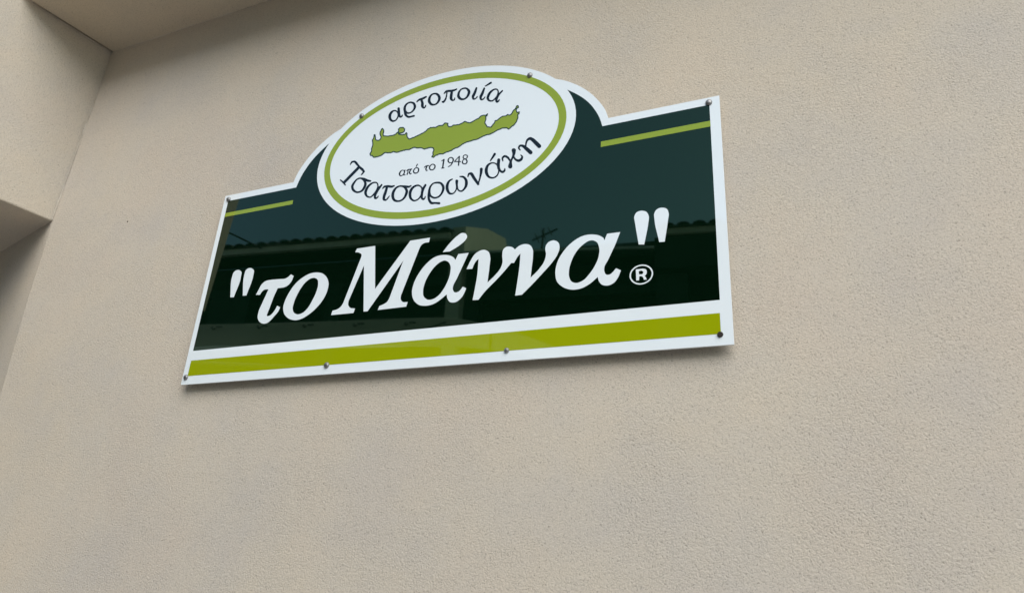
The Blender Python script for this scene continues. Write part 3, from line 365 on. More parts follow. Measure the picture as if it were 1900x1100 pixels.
('letter', [[8937,5317,8958,5309,8974,5294,8984,5276,8988,5256,8982,5154,8976,5113,8946,4973,8916,4854,8925,4829,8925,4814,8920,4804,8913,4797,8902,4793,8888,4794,8872,4802,8860,4814,8706,5034,8654,5125,8635,5153,8623,5160,8604,5164,8599,5159,8587,5107,8580,5098,8573,5096,8562,5099,8554,5106,8549,5114,8548,5122,8552,5187,8556,5202,8566,5218,8576,5226,8594,5234,8628,5238,8639,5237,8662,5229,8678,5220,8706,5193,8714,5183,8732,5155,8775,5075,8824,5000,8878,4913,8881,4911,8897,4994,8903,5069,8905,5157,8899,5290,8902,5300,8911,5310,8922,5316]]),
('letter', [[9291,5695,9312,5687,9327,5672,9335,5650,9334,5631,9275,5546,9204,5460,9194,5454,9183,5456,9173,5466,9170,5475,9170,5483,9265,5681,9275,5692],[9417,5498,9435,5494,9451,5483,9466,5465,9473,5448,9475,5432,9470,5318,9476,5240,9486,5192,9507,5143,9519,5125,9534,5111,9553,5098,9564,5095,9580,5102,9594,5114,9605,5161,9612,5166,9623,5164,9631,5158,9637,5147,9645,5108,9645,5085,9638,5064,9617,5042,9593,5029,9576,5027,9554,5030,9536,5039,9506,5059,9475,5088,9472,5085,9469,5059,9458,5019,9440,4981,9426,4962,9396,4937,9375,4927,9343,4918,9300,4915,9260,4921,9238,4928,9193,4948,9174,4960,9151,4980,9132,4999,9115,5020,9088,5061,9074,5086,9060,5119,9051,5152,9045,5184,9043,5215,9043,5249,9054,5301,9071,5340,9084,5361,9115,5392,9153,5411,9175,5417,9218,5422,9263,5415,9304,5401,9326,5390,9349,5376,9380,5350,9382,5470,9386,5481,9394,5491,9406,5497],[9244,5376,9219,5371,9187,5356,9166,5337,9152,5312,9142,5280,9136,5239,9136,5197,9142,5150,9154,5105,9167,5072,9184,5038,9203,5012,9230,4990,9264,4972,9293,4963,9318,4963,9350,4972,9375,4986,9391,5000,9409,5025,9420,5046,9429,5078,9432,5104,9430,5146,9405,5201,9398,5225,9388,5273,9373,5300,9360,5317,9334,5342,9299,5362,9266,5373]]),
('letter', [[9825,5720,9848,5714,9871,5699,9887,5680,9898,5654,9900,5642,9900,5619,9894,5562,9883,5515,9868,5472,9893,5425,9911,5399,9922,5388,9940,5374,9977,5357,9988,5355,10005,5356,10036,5369,10050,5385,10058,5402,10060,5413,10058,5424,10034,5461,10031,5469,10033,5481,10044,5485,10054,5481,10095,5443,10104,5431,10114,5406,10117,5386,10117,5367,10114,5349,10105,5321,10093,5303,10079,5291,10059,5279,10042,5274,10021,5270,10000,5271,9975,5278,9953,5290,9916,5318,9882,5354,9867,5373,9846,5412,9842,5412,9820,5368,9814,5351,9810,5327,9813,5274,9828,5191,9830,5160,9825,5146,9819,5136,9808,5127,9797,5122,9772,5122,9747,5133,9727,5150,9712,5176,9706,5200,9710,5226,9738,5330,9739,5338,9681,5428,9658,5454,9620,5484,9601,5494,9586,5492,9568,5480,9558,5467,9557,5452,9567,5388,9562,5378,9555,5375,9548,5376,9540,5380,9534,5387,9515,5437,9505,5474,9505,5493,9510,5512,9519,5529,9543,5552,9560,5561,9575,5564,9604,5561,9622,5554,9641,5543,9660,5529,9692,5501,9710,5482,9728,5455,9758,5396,9762,5395,9794,5464,9800,5490,9804,5528,9803,5570,9777,5660,9777,5680,9783,5698,9794,5711,9809,5718]]),
('letter', [[10265,5963,10293,5958,10329,5939,10373,5905,10410,5871,10492,5776,10580,5664,10591,5646,10597,5626,10598,5610,10595,5596,10588,5582,10578,5574,10564,5568,10550,5568,10536,5571,10522,5579,10507,5592,10396,5730,10342,5803,10295,5857,10276,5874,10269,5875,10255,5872,10235,5863,10222,5852,10208,5825,10198,5788,10192,5755,10191,5697,10193,5693,10269,5618,10354,5521,10365,5500,10368,5480,10367,5462,10358,5445,10345,5434,10328,5430,10307,5434,10292,5441,10278,5454,10161,5592,10100,5671,10074,5698,10056,5711,10023,5725,10015,5724,10006,5711,10001,5696,10001,5684,10034,5627,10036,5621,10033,5608,10023,5604,10012,5610,9970,5657,9959,5674,9951,5695,9949,5714,9951,5730,9963,5762,9972,5775,9982,5785,10001,5792,10030,5792,10073,5780,10106,5766,10131,5749,10146,5736,10146,5792,10151,5833,10161,5878,10170,5899,10192,5928,10216,5947,10247,5961]]),
('letter', [[6569,5726,6584,5719,6592,5704,6580,5603,6573,5569,6575,5566,6607,5558,6613,5548,6613,5540,6605,5536,6566,5535,6553,5540,6538,5552,6523,5540,6510,5534,6489,5529,6463,5528,6440,5535,6425,5546,6412,5561,6397,5586,6388,5609,6385,5632,6386,5649,6397,5677,6413,5700,6428,5716,6461,5732,6478,5734,6506,5729,6533,5717,6552,5705,6559,5723],[6482,5704,6467,5692,6448,5659,6439,5634,6437,5609,6444,5581,6453,5566,6471,5561,6497,5562,6514,5572,6532,5599,6541,5628,6545,5666,6539,5684,6528,5693,6505,5703]]),
('letter', [[6774,5714,6788,5713,6797,5708,6804,5700,6808,5690,6807,5682,6801,5676,6776,5675,6773,5671,6756,5601,6758,5579,6769,5560,6798,5566,6807,5563,6812,5555,6810,5545,6786,5530,6777,5528,6764,5529,6745,5540,6723,5564,6709,5593,6710,5623,6734,5674,6728,5678,6689,5676,6696,5621,6696,5595,6680,5538,6673,5531,6664,5530,6655,5534,6646,5544,6642,5554,6663,5619,6662,5641,6657,5668,6655,5670,6634,5663,6625,5665,6616,5676,6617,5684,6650,5707,6679,5717,6701,5718]]),
('letter', [[6947,5832,6959,5830,6968,5824,6975,5813,6976,5804,6933,5739,6928,5736,6919,5737,6912,5743,6909,5753,6938,5825],[6930,5727,6946,5725,6969,5717,6987,5707,7011,5689,7024,5673,7033,5659,7042,5622,7042,5605,7038,5576,7024,5551,7004,5534,6989,5525,6968,5519,6947,5517,6930,5517,6912,5521,6898,5527,6884,5537,6864,5557,6849,5578,6840,5597,6836,5616,6840,5649,6858,5685,6879,5706,6895,5716,6912,5724],[6937,5696,6917,5688,6896,5668,6882,5641,6878,5616,6882,5598,6897,5578,6911,5564,6933,5555,6959,5554,6975,5562,6992,5589,6997,5618,6994,5645,6986,5664,6960,5689,6950,5694]]),
('letter', [[7317,5719,7327,5716,7336,5706,7340,5697,7338,5688,7330,5682,7288,5682,7270,5603,7272,5586,7276,5572,7280,5567,7310,5567,7316,5560,7316,5549,7288,5537,7280,5536,7267,5539,7257,5546,7248,5556,7232,5585,7224,5612,7226,5634,7246,5681,7230,5677,7194,5654,7185,5656,7180,5660,7176,5669,7178,5677,7205,5707,7229,5720,7250,5723]]),
('letter', [[7434,5734,7458,5731,7471,5726,7498,5709,7514,5696,7529,5680,7539,5666,7546,5647,7550,5629,7546,5587,7540,5571,7531,5556,7509,5537,7493,5529,7477,5524,7452,5522,7430,5526,7400,5535,7382,5545,7368,5557,7354,5574,7346,5588,7340,5607,7333,5634,7335,5664,7341,5678,7356,5699,7387,5722,7411,5731],[7440,5703,7416,5695,7394,5678,7382,5658,7376,5634,7382,5607,7394,5582,7417,5566,7444,5556,7464,5558,7488,5577,7500,5601,7505,5634,7502,5656,7484,5681,7470,5693,7457,5702]]),
('digit', [[7773,5818,7782,5819,7793,5813,7801,5801,7804,5784,7793,5549,7822,5541,7829,5526,7819,5517,7739,5520,7728,5522,7720,5531,7718,5542,7722,5547,7746,5548,7748,5553,7749,5674,7756,5761,7750,5764,7719,5754,7707,5763,7704,5777]]),
('digit', [[7975,5836,7992,5836,8007,5833,8020,5827,8049,5807,8066,5790,8086,5762,8094,5740,8097,5716,8095,5696,8070,5626,8052,5594,8031,5567,7995,5542,7946,5526,7935,5528,7926,5540,7927,5547,7930,5551,7974,5570,7994,5584,8015,5608,8028,5630,8024,5633,8008,5633,7985,5638,7948,5657,7919,5681,7906,5699,7897,5720,7894,5741,7895,5761,7899,5780,7911,5806,7924,5818,7938,5827],[7995,5805,7972,5801,7950,5788,7941,5772,7938,5748,7942,5719,7948,5706,7969,5683,7994,5666,8005,5665,8020,5667,8043,5679,8051,5733,8045,5754,8028,5780,8011,5798]]),
('digit', [[8242,5819,8251,5817,8259,5812,8267,5802,8269,5793,8270,5650,8306,5642,8316,5633,8318,5621,8314,5614,8309,5612,8272,5618,8271,5516,8265,5505,8258,5503,8251,5503,8243,5507,8235,5515,8230,5528,8228,5627,8110,5652,8100,5661,8097,5673,8100,5679,8223,5807,8236,5817],[8226,5762,8146,5675,8228,5659,8229,5754]]),
('digit', [[8413,5825,8429,5824,8444,5820,8480,5800,8494,5788,8505,5774,8512,5753,8511,5729,8503,5703,8491,5686,8471,5674,8473,5670,8495,5646,8507,5628,8514,5610,8518,5582,8515,5559,8506,5537,8497,5527,8476,5515,8448,5510,8424,5514,8408,5520,8374,5540,8359,5554,8349,5569,8342,5586,8340,5602,8343,5633,8351,5656,8360,5668,8386,5692,8363,5712,8352,5730,8348,5743,8347,5759,8352,5786,8361,5804,8369,5812,8391,5822],[8420,5796,8398,5790,8387,5780,8383,5768,8384,5744,8390,5730,8405,5716,8425,5702,8440,5700,8458,5708,8469,5718,8474,5733,8475,5757,8468,5770,8452,5784,8436,5794],[8425,5665,8402,5659,8385,5645,8378,5630,8376,5611,8380,5586,8388,5574,8404,5558,8428,5544,8447,5543,8465,5552,8475,5563,8478,5582,8475,5607,8464,5628,8445,5653,8433,5662]])]
MAPF = [('map', [[5305,6489,5322,6530,5350,6583,5332,6661,5351,6731,5358,6781,5349,6836,5333,6899,5314,6963,5339,6992,5349,7031,5353,7079,5349,7130,5380,7123,5392,7078,5409,7033,5421,6955,5472,6914,5550,6897,5595,6932,5608,7004,5559,7089,5548,7137,5545,7183,5568,7220,5575,7267,5601,7291,5650,7244,5667,7198,5669,7155,5656,7083,5690,7015,5733,7006,5776,6991,5820,6977,5866,6969,5908,6974,5954,6965,6015,6964,6070,6975,6109,6994,6136,7026,6191,7052,6166,7132,6187,7161,6218,7180,6270,7170,6322,7162,6380,7098,6384,7023,6339,6989,6274,6983,6229,6988,6182,7009,6204,6960,6265,6938,6327,6912,6369,6915,6414,6904,6451,6955,6482,6918,6484,6863,6499,6806,6535,6762,6568,6717,6621,6717,6667,6731,6710,6734,6753,6740,6790,6758,6834,6761,6871,6780,6916,6785,6953,6804,6997,6812,7035,6824,7067,6846,7104,6860,7128,6891,7153,6922,7197,6928,7234,6948,7277,6939,7319,6937,7362,6928,7405,6914,7452,6932,7498,6951,7540,6944,7583,6935,7625,6930,7655,6964,7687,6994,7737,6975,7787,6959,7779,6903,7827,6835,7868,6832,7910,6827,7960,6862,8044,6844,8084,6846,8126,6835,8160,6846,8196,6853,8231,6862,8271,6879,8308,6901,8352,6877,8393,6847,8434,6831,8476,6816,8511,6826,8548,6834,8579,6852,8616,6869,8656,6882,8696,6890,8734,6901,8760,6936,8794,6964,8873,6968,8940,6952,8990,6983,8974,6921,8938,6910,8949,6858,8951,6807,8934,6757,8929,6700,8979,6626,9010,6563,9050,6552,9089,6534,9129,6527,9151,6565,9175,6601,9203,6618,9223,6645,9231,6708,9283,6701,9319,6729,9357,6754,9398,6778,9443,6798,9482,6794,9521,6788,9559,6790,9582,6821,9648,6783,9682,6798,9709,6824,9727,6861,9742,6900,9769,6926,9803,6941,9820,6986,9835,7032,9873,7037,9894,6975,9840,6946,9831,6892,9861,6816,9923,6823,9921,6773,9883,6741,9893,6690,9897,6640,9883,6608,9871,6575,9865,6537,9846,6510,9826,6483,9808,6454,9783,6432,9751,6422,9723,6405,9691,6370,9652,6344,9619,6375,9585,6404,9538,6407,9490,6418,9444,6419,9414,6404,9380,6397,9344,6395,9305,6382,9270,6364,9232,6349,9195,6332,9159,6328,9128,6314,9094,6305,9042,6311,8991,6308,8949,6297,8904,6291,8864,6273,8821,6262,8782,6242,8738,6234,8695,6230,8649,6235,8608,6227,8536,6216,8498,6217,8462,6212,8425,6211,8381,6199,8340,6182,8296,6169,8265,6145,8230,6127,8196,6107,8153,6097,8107,6095,8066,6079,8023,6066,7990,6040,7945,6037,7903,6024,7857,6026,7812,6015,7768,6000,7726,5984,7670,6000,7616,6007,7581,5998,7547,5987,7509,5987,7476,5962,7446,5935,7388,5964,7429,6017,7413,6062,7408,6106,7433,6171,7397,6250,7325,6280,7268,6281,7215,6275,7165,6275,7118,6267,7072,6296,7027,6329,6969,6345,6913,6347,6864,6360,6815,6388,6766,6399,6721,6384,6673,6374,6630,6356,6547,6371,6507,6375,6470,6364,6427,6376,6393,6362,6352,6365,6260,6349,6200,6354,6154,6380,6107,6403,6065,6392,6023,6380,5980,6392,5897,6404,5853,6424,5812,6427,5769,6402,5732,6370,5688,6353,5640,6345,5589,6342,5544,6345,5501,6341,5455,6346,5400,6410,5330,6439]])]
MAPL = [('map', [[9854,7052,9869,7054,9884,7045,9910,6971,9905,6960,9856,6933,9847,6891,9849,6885,9867,6838,9872,6835,9922,6840,9933,6833,9939,6819,9936,6764,9900,6728,9908,6687,9911,6631,9886,6566,9880,6528,9821,6442,9793,6416,9758,6405,9736,6391,9702,6355,9663,6330,9648,6330,9583,6386,9542,6390,9491,6401,9450,6402,9421,6388,9386,6380,9350,6378,9315,6366,9202,6315,9166,6310,9136,6297,9101,6288,9044,6294,8998,6291,8957,6280,8911,6274,8871,6256,8830,6246,8790,6225,8744,6217,8698,6212,8656,6217,8542,6198,8505,6199,8432,6194,8309,6153,8276,6129,8203,6090,8162,6080,8114,6077,8036,6051,7997,6022,7954,6020,7908,6007,7859,6007,7817,5997,7734,5966,7672,5983,7618,5988,7554,5969,7516,5968,7460,5921,7451,5918,7382,5951,7372,5968,7374,5978,7409,6027,7396,6064,7391,6110,7414,6178,7388,6234,7382,6239,7324,6262,7274,6263,7220,6257,7170,6257,7120,6249,7024,6313,6972,6327,6915,6330,6869,6341,6814,6371,6774,6380,6682,6356,6638,6338,6516,6357,6477,6346,6436,6356,6403,6345,6357,6346,6267,6331,6203,6336,6110,6383,6026,6362,5983,6374,5900,6386,5856,6406,5826,6408,5783,6385,5746,6354,5696,6335,5598,6323,5550,6326,5509,6323,5455,6329,5443,6336,5391,6397,5320,6428,5286,6493,5305,6542,5329,6590,5313,6671,5331,6739,5338,6790,5330,6840,5296,6967,5299,6979,5320,7004,5330,7038,5334,7086,5330,7141,5334,7147,5346,7149,5377,7142,5392,7133,5428,7028,5434,6985,5440,6960,5476,6931,5538,6917,5578,6947,5588,7005,5543,7087,5530,7138,5527,7188,5548,7230,5559,7282,5592,7310,5612,7302,5660,7255,5669,7239,5686,7187,5688,7145,5676,7081,5699,7033,5817,6996,5860,6988,5900,6993,5949,6984,6008,6983,6062,6995,6096,7011,6122,7042,6169,7066,6148,7142,6174,7178,6212,7199,6326,7178,6388,7111,6397,7097,6400,7010,6348,6970,6279,6964,6224,6970,6324,6931,6364,6934,6400,6925,6436,6970,6446,6974,6458,6969,6498,6921,6501,6861,6515,6811,6574,6736,6615,6736,6659,6749,6743,6758,6780,6776,6825,6780,6862,6798,6908,6803,6945,6822,6989,6830,7022,6841,7058,6864,7090,6877,7140,6938,7189,6947,7226,6966,7272,6957,7317,6955,7397,6934,7493,6969,7612,6950,7673,7009,7682,7012,7785,6977,7797,6970,7804,6956,7797,6905,7830,6855,7836,6852,7902,6846,7953,6879,8036,6863,8080,6864,8124,6854,8224,6880,8260,6896,8301,6919,8312,6917,8357,6892,8397,6863,8474,6836,8537,6851,8603,6884,8644,6899,8722,6918,8749,6952,8785,6981,8869,6986,8933,6970,8978,6998,8988,7000,8999,6993,9006,6976,8986,6907,8958,6896,8965,6855,8967,6804,8950,6746,8945,6702,8990,6635,9020,6578,9048,6569,9091,6551,9117,6546,9160,6612,9191,6633,9207,6655,9216,6717,9222,6724,9276,6720,9348,6771,9388,6794,9437,6815,9519,6805,9545,6807,9570,6835,9578,6838,9642,6804,9647,6803,9672,6815,9696,6838,9730,6914,9757,6941,9789,6956,9821,7044,9829,7049],[9861,7017,9846,7012,9832,6968,9834,6964,9874,6986,9867,7011],[9821,6940,9821,6932,9782,6912,9758,6890,9721,6810,9693,6783,9659,6767,9644,6768,9591,6798,9572,6778,9562,6773,9527,6770,9450,6780,9408,6762,9366,6738,9292,6685,9246,6688,9237,6634,9216,6604,9186,6584,9143,6516,9135,6510,9088,6518,9051,6535,9003,6550,8995,6561,8966,6619,8918,6691,8913,6704,8918,6764,8935,6817,8932,6863,8922,6916,8926,6925,8941,6934,8948,6933,8877,6950,8804,6946,8774,6922,8744,6885,8661,6864,8622,6851,8556,6817,8483,6799,8389,6832,8349,6861,8315,6880,8238,6844,8133,6817,8089,6828,8045,6826,7968,6842,7917,6809,7829,6817,7816,6826,7764,6901,7766,6948,7697,6973,7632,6912,7503,6931,7413,6896,7327,6918,7282,6920,7242,6928,7204,6910,7166,6905,7117,6845,7079,6829,7043,6806,7005,6794,6966,6787,6925,6767,6879,6761,6841,6743,6796,6739,6760,6722,6675,6712,6631,6699,6579,6699,6568,6700,6557,6708,6485,6800,6467,6863,6464,6917,6458,6924,6423,6886,6375,6896,6329,6894,6196,6947,6190,6954,6161,7014,6150,7009,6120,6975,6082,6957,6019,6946,5960,6946,5912,6955,5871,6950,5822,6959,5735,6988,5686,6999,5675,7010,5638,7084,5650,7165,5648,7202,5636,7235,5605,7264,5592,7251,5586,7210,5565,7172,5566,7136,5576,7092,5626,7002,5610,6916,5555,6878,5469,6898,5406,6949,5390,7037,5376,7073,5371,7065,5363,7001,5356,6978,5335,6953,5368,6832,5376,6776,5370,6724,5352,6657,5368,6576,5326,6484,5344,6451,5411,6421,5461,6363,5492,6360,5538,6364,5586,6360,5679,6371,5718,6387,5756,6418,5803,6445,5850,6442,5894,6423,5978,6410,6014,6399,6104,6421,6154,6398,6198,6373,6250,6368,6346,6384,6386,6382,6419,6394,6466,6384,6505,6393,6621,6375,6664,6392,6763,6417,6816,6405,6870,6375,6911,6365,6967,6362,7025,6346,7116,6286,7160,6293,7210,6293,7264,6299,7320,6297,7401,6265,7412,6252,7450,6171,7449,6160,7425,6097,7429,6062,7444,6020,7445,6008,7417,5969,7424,5963,7441,5957,7498,6003,7540,6004,7608,6024,7669,6017,7719,6002,7802,6032,7850,6043,7898,6042,7940,6054,7977,6057,8012,6082,8098,6111,8148,6114,8184,6123,8255,6161,8290,6187,8418,6228,8491,6234,8533,6234,8642,6252,8690,6247,8731,6252,8772,6258,8812,6279,8858,6290,8898,6308,8944,6314,8984,6326,9036,6328,9093,6323,9153,6345,9189,6349,9298,6399,9333,6411,9403,6421,9438,6436,9489,6435,9535,6424,9586,6420,9650,6366,9679,6384,9712,6420,9741,6437,9774,6448,9794,6467,9850,6546,9856,6584,9880,6644,9878,6689,9868,6747,9872,6756,9904,6783,9907,6799,9904,6802,9864,6798,9854,6803,9849,6810,9816,6893],[6229,7160,6202,7144,6186,7122,6210,7045,6205,7036,6186,7026,6226,7007,6268,7002,6331,7009,6363,7034,6366,7039,6362,7094,6319,7144]])]
FAC_A = (-8.015, -7.297); FAC_U = (0.9908, -0.1350)
CAN_A = (-3.103, -2.678); CAN_U = (0.9819, -0.1896)

# ------------------------------------------------------------------ the sign
FY, SZ = -0.024, 2.086      # face plane and height of the lower left corner
sign = thing('shop_sign', 'dark green acrylic sign with oval badge and white Greek lettering screwed to the beige wall', 'sign', (0.75, 0, SZ))
def P(x, z, y): return (x - 0.75, y, z)
EC = (0.750, 0.634); EW = (0.4015, 0.243)
shR = [(1.2345, 0.606), (1.2255, 0.634), (1.2085, 0.664), (1.187, 0.693), (1.160, 0.720), (1.130, 0.7425), (1.110, 0.7545)]
def ell(a, b, t): return (EC[0] + a * math.cos(t), EC[1] + b * math.sin(t))
t0 = math.asin((0.763 - EC[1]) / EW[1])
top = [ell(*EW, t0 + (math.pi - 2 * t0) * i / 60) for i in range(61)]
def dense(pts, n=5):
    out = []
    for i in range(len(pts) - 1):
        p0 = pts[max(i - 1, 0)]; p1 = pts[i]; p2 = pts[i + 1]; p3 = pts[min(i + 2, len(pts) - 1)]
        for k in range(n):
            t = k / n
            out.append(tuple(0.5 * (2 * b + (c - a) * t + (2 * a - 5 * b + 4 * c - d) * t * t + (3 * b - a - 3 * c + d) * t ** 3) for a, b, c, d in zip(p0, p1, p2, p3)))
    out.append(pts[-1]); return out
shRd = dense(shR)
outline = [(0, 0), (1.5, 0), (1.5, 0.606)] + shRd + top + [(1.5 - x, z) for x, z in reversed(shRd)] + [(0, 0.606)]
# drop duplicate neighbours
outline = [p for i, p in enumerate(outline) if math.dist(p, outline[i - 1]) > 1e-4]
def fill(loops, y):
    """flat fill of outlines; inner outlines are holes"""
    pts = [Vector(p) for l in loops for p in l]
    faces, k = [], 0
    for l in loops:
        faces.append(list(range(k, k + len(l)))); k += len(l)
    vo, eo, fo, _, _, _ = delaunay_2d_cdt(pts, [], faces, 2, 1e-7)
    out = []
    for f in fo:
        A, B, C = [vo[i] for i in f[:3]]
        c = (B - A).cross(C - A)
        if abs(c) < 1e-13: continue
        out.append(tuple(f) if c > 0 else tuple(reversed(f)))
    return [P(v.x, v.y, y) for v in vo], out
def print_sheet(name, loops, y, mat, parent, **k):
    v_, f_ = fill(loops, y)
    return obj(name, mesh(name, v_, f_, mat), parent, **k)
TH = 0.0055
bm = bmesh.new()
va = [bm.verts.new(P(x, z, FY)) for x, z in outline]
f0 = bm.faces.new(va)
ex = bmesh.ops.extrude_face_region(bm, geom=[f0])
for q in ex['geom']:
    if isinstance(q, bmesh.types.BMVert): q.co.y += TH
bmesh.ops.triangulate(bm, faces=[f for f in bm.faces if len(f.verts) > 4])
panel = from_bm('sign_panel', bm, M_white, sign)
bv = panel.modifiers.new('bevel', 'BEVEL'); bv.width = 0.0009; bv.segments = 2; bv.limit_method = 'ANGLE'; bv.angle_limit = math.radians(50)
fsR = dense([(1.2195, 0.5855), (1.213, 0.609), (1.203, 0.6325), (1.186, 0.661), (1.162, 0.6885), (1.132, 0.714), (1.110, 0.7285), (1.0885, 0.7430)])
fieldo = [(0.0168, 0.0985), (1.4768, 0.0985), (1.4768, 0.5855)] + fsR + [(1.5 - x, z) for x, z in reversed(fsR)] + [(0.0168, 0.5855)]
fieldo[len(fieldo) // 2:len(fieldo) // 2] = []
d = 0.00018
print_sheet('green_field', [fieldo], FY - d, M_green, sign)
def rect(x0, x1, z0, z1): return [[(x0, z0), (x1, z0), (x1, z1), (x0, z1)]]
print_sheet('stripe', rect(0.0178, 0.2785, 0.5290, 0.5425), FY - 2 * d, M_ring, sign, label='thin olive stripe at the upper left')
print_sheet('stripe', rect(1.2164, 1.4770, 0.5256, 0.5412), FY - 2 * d, M_ring, sign, label='thin olive stripe at the upper right')
print_sheet('stripe', rect(0.0185, 1.4755, 0.0243, 0.0695), FY - 2 * d, M_olive, sign, label='broad olive stripe along the bottom')
def circ(cx, cz, a, b, n=96): return [(cx + a * math.cos(2 * math.pi * i / n), cz + b * math.sin(2 * math.pi * i / n)) for i in range(n)]
badge = print_sheet('oval_badge', [circ(*EC, EW[0] - 0.0012, EW[1] - 0.0012)], FY - 2 * d, M_white, sign)
rg = print_sheet('badge_ring', [circ(*EC, 0.3750, 0.2223), circ(*EC, 0.3545, 0.2017)], FY - 3 * d, M_ring, badge)
def loops_of(g): return [[(c[i] / 1e4, c[i + 1] / 1e4) for i in range(0, len(c), 2)] for c in g]
for name, g in BIG:
    print_sheet(name, loops_of(g), FY - 2 * d, M_white, sign)
reg = print_sheet('registered_mark', [circ(1.3129, 0.1757, 0.0262, 0.0238, 40), circ(1.3129, 0.1757, 0.0231, 0.0207, 40)], FY - 2 * d, M_white, sign)
for name, g in REG: print_sheet(name, loops_of(g), FY - 2 * d, M_white, reg)
for name, g in SMALL: print_sheet(name, loops_of(g), FY - 3 * d, M_ink, badge)
print_sheet('island_map', loops_of(MAPF[0][1]), FY - 3 * d, M_olive if False else M_ring, badge)
print_sheet('map_outline', loops_of(MAPL[0][1]), FY - 4 * d, M_mapline, badge)
# screws: domed steel caps with a spacer tube behind each
def cap_mesh(r, h):
    prof = [(0.0, h), (r * 0.45, h * 0.93), (r * 0.78, h * 0.72), (r * 0.96, h * 0.4), (r, 0.0)]
    vs, fs = [], []; n = 20
    for k, (rr, hh) in enumerate(prof):
        if k == 0: vs.append((0, -hh, 0)); continue
        for i in range(n): vs.append((rr * math.cos(2 * math.pi * i / n), -hh, rr * math.sin(2 * math.pi * i / n)))
    for i in range(n): fs.append((0, 1 + i, 1 + (i + 1) % n))
    for k in range(1, len(prof) - 1):
        a = 1 + (k - 1) * n; b = a + n
        for i in range(n): fs.append((a + i, b + i, b + (i + 1) % n, a + (i + 1) % n))
    return mesh('screw_cap', vs, fs, M_steel, True)
capm = cap_mesh(0.0078, 0.0055)
bm = bmesh.new(); tube(bm, (0, 0, 0), (0, 0.0178, 0), 0.0085, n=16)
bmesh.ops.recalc_face_normals(bm, faces=bm.faces[:])
spm = bpy.data.meshes.new('spacer'); bm.to_mesh(spm); bm.free(); spm.materials.append(M_steel)
def headm():
    bm = bmesh.new()
    tube(bm, (0, 0.0005, 0), (0, -0.0032, 0), 0.0062, 0.0052, 14)
    box(bm, -0.004, 0.004, -0.0036, -0.0031, -0.0007, 0.0007); box(bm, -0.0007, 0.0007, -0.0038, -0.0031, -0.004, 0.004)
    bmesh.ops.recalc_face_normals(bm, faces=bm.faces[:])
    me = bpy.data.meshes.new('screw_head'); bm.to_mesh(me); bm.free(); me.materials.append(M_dark); return me
hm = headm()
for (x, z, kind) in ((0.0177, 0.5904, 0), (0.4793, 0.7912, 0), (1.0167, 0.7941, 0), (1.4759, 0.5916, 0), (0.0144, 0.0207, 0),
                     (0.4976, 0.0237, 0), (1.0003, 0.0252, 1), (1.4740, 0.0230, 2)):
    o = bpy.data.objects.new('screw_head' if kind == 2 else 'screw_cap', hm if kind == 2 else capm)
    o.location = P(x, z, FY - 3.2 * d)
    if kind == 1: o.scale = (0.8, 1, 0.8)
    link(o, sign, label='dark screw head without its cap' if kind == 2 else None)
    s = bpy.data.objects.new('spacer', spm); s.location = P(x, z, FY + TH + 0.0001); link(s, sign)

# ------------------------------------------------------------------ across the street (seen mirrored in the sign)
AX, AY = FAC_A; UX, UY = FAC_U
ang = math.atan2(UY, UX)
opp = thing('tiled_roof_house', 'dark house front with scalloped tile roof across the street, mirrored in the sign', 'building', (AX, AY, 0), ang)
# local frame: x along the front, -y away from the street side is behind (local +y faces the sign)
def lbox(name, mat, *dims, parent=opp, **k):
    bm = bmesh.new(); box(bm, *dims); return from_bm(name, bm, mat, parent, **k)
lbox('front_wall', M_darkwall, -9.0, 4.215, -2.2, -0.55, -0.1, 6.92)
lbox('eave_board', M_fascia, -9.0, 4.215, -0.10, -0.02, 6.95, 7.055)
lbox('eave_underside', M_darkwall, -9.0, 4.215, -0.56, -0.105, 6.93, 6.99)
lbox('lintel_beam', M_darkpost, -9.0, 4.215, -0.52, -0.44, 6.30, 6.45)
# rendered end wall that rises with the roof slope
bm = bmesh.new()
ring = [(-0.12, -0.1), (-0.12, 7.19), (-1.19, 7.70), (-2.28, 8.05), (-2.45, 7.90), (-2.45, -0.1)]
a = [bm.verts.new((4.22, y, z)) for y, z in ring]; b = [bm.verts.new((4.45, y, z)) for y, z in ring]
bm.faces.new(a); bm.faces.new(b[::-1])
for i in range(6): bm.faces.new((a[i], b[i], b[(i + 1) % 6], a[(i + 1) % 6]))
from_bm('gable_wall', bm, M_gable, opp)
lbox('pilaster', M_darkpost, 4.455, 4.70, -0.55, -0.32, -0.1, 6.52)
# lower wing with white coping
lbox('wing_wall', M_darkwall, 4.455, 7.53, -5.0, -0.60, -0.1, 6.92)
lbox('wing_rear', M_darkpost, 4.71, 7.53, -0.598, -0.40, 5.96, 6.10)
bm = bmesh.new(); slab(bm, [(4.455, 6.665), (4.455, 6.70), (7.53, 6.56), (7.53, 6.525)], -0.40, -0.04); from_bm('coping', bm, M_coping, opp)
bm = bmesh.new(); slab(bm, [(4.455, 6.56), (4.455, 6.655), (7.53, 6.515), (7.53, 6.42)], -0.36, -0.06); from_bm('gutter', bm, M_darkwall, opp)
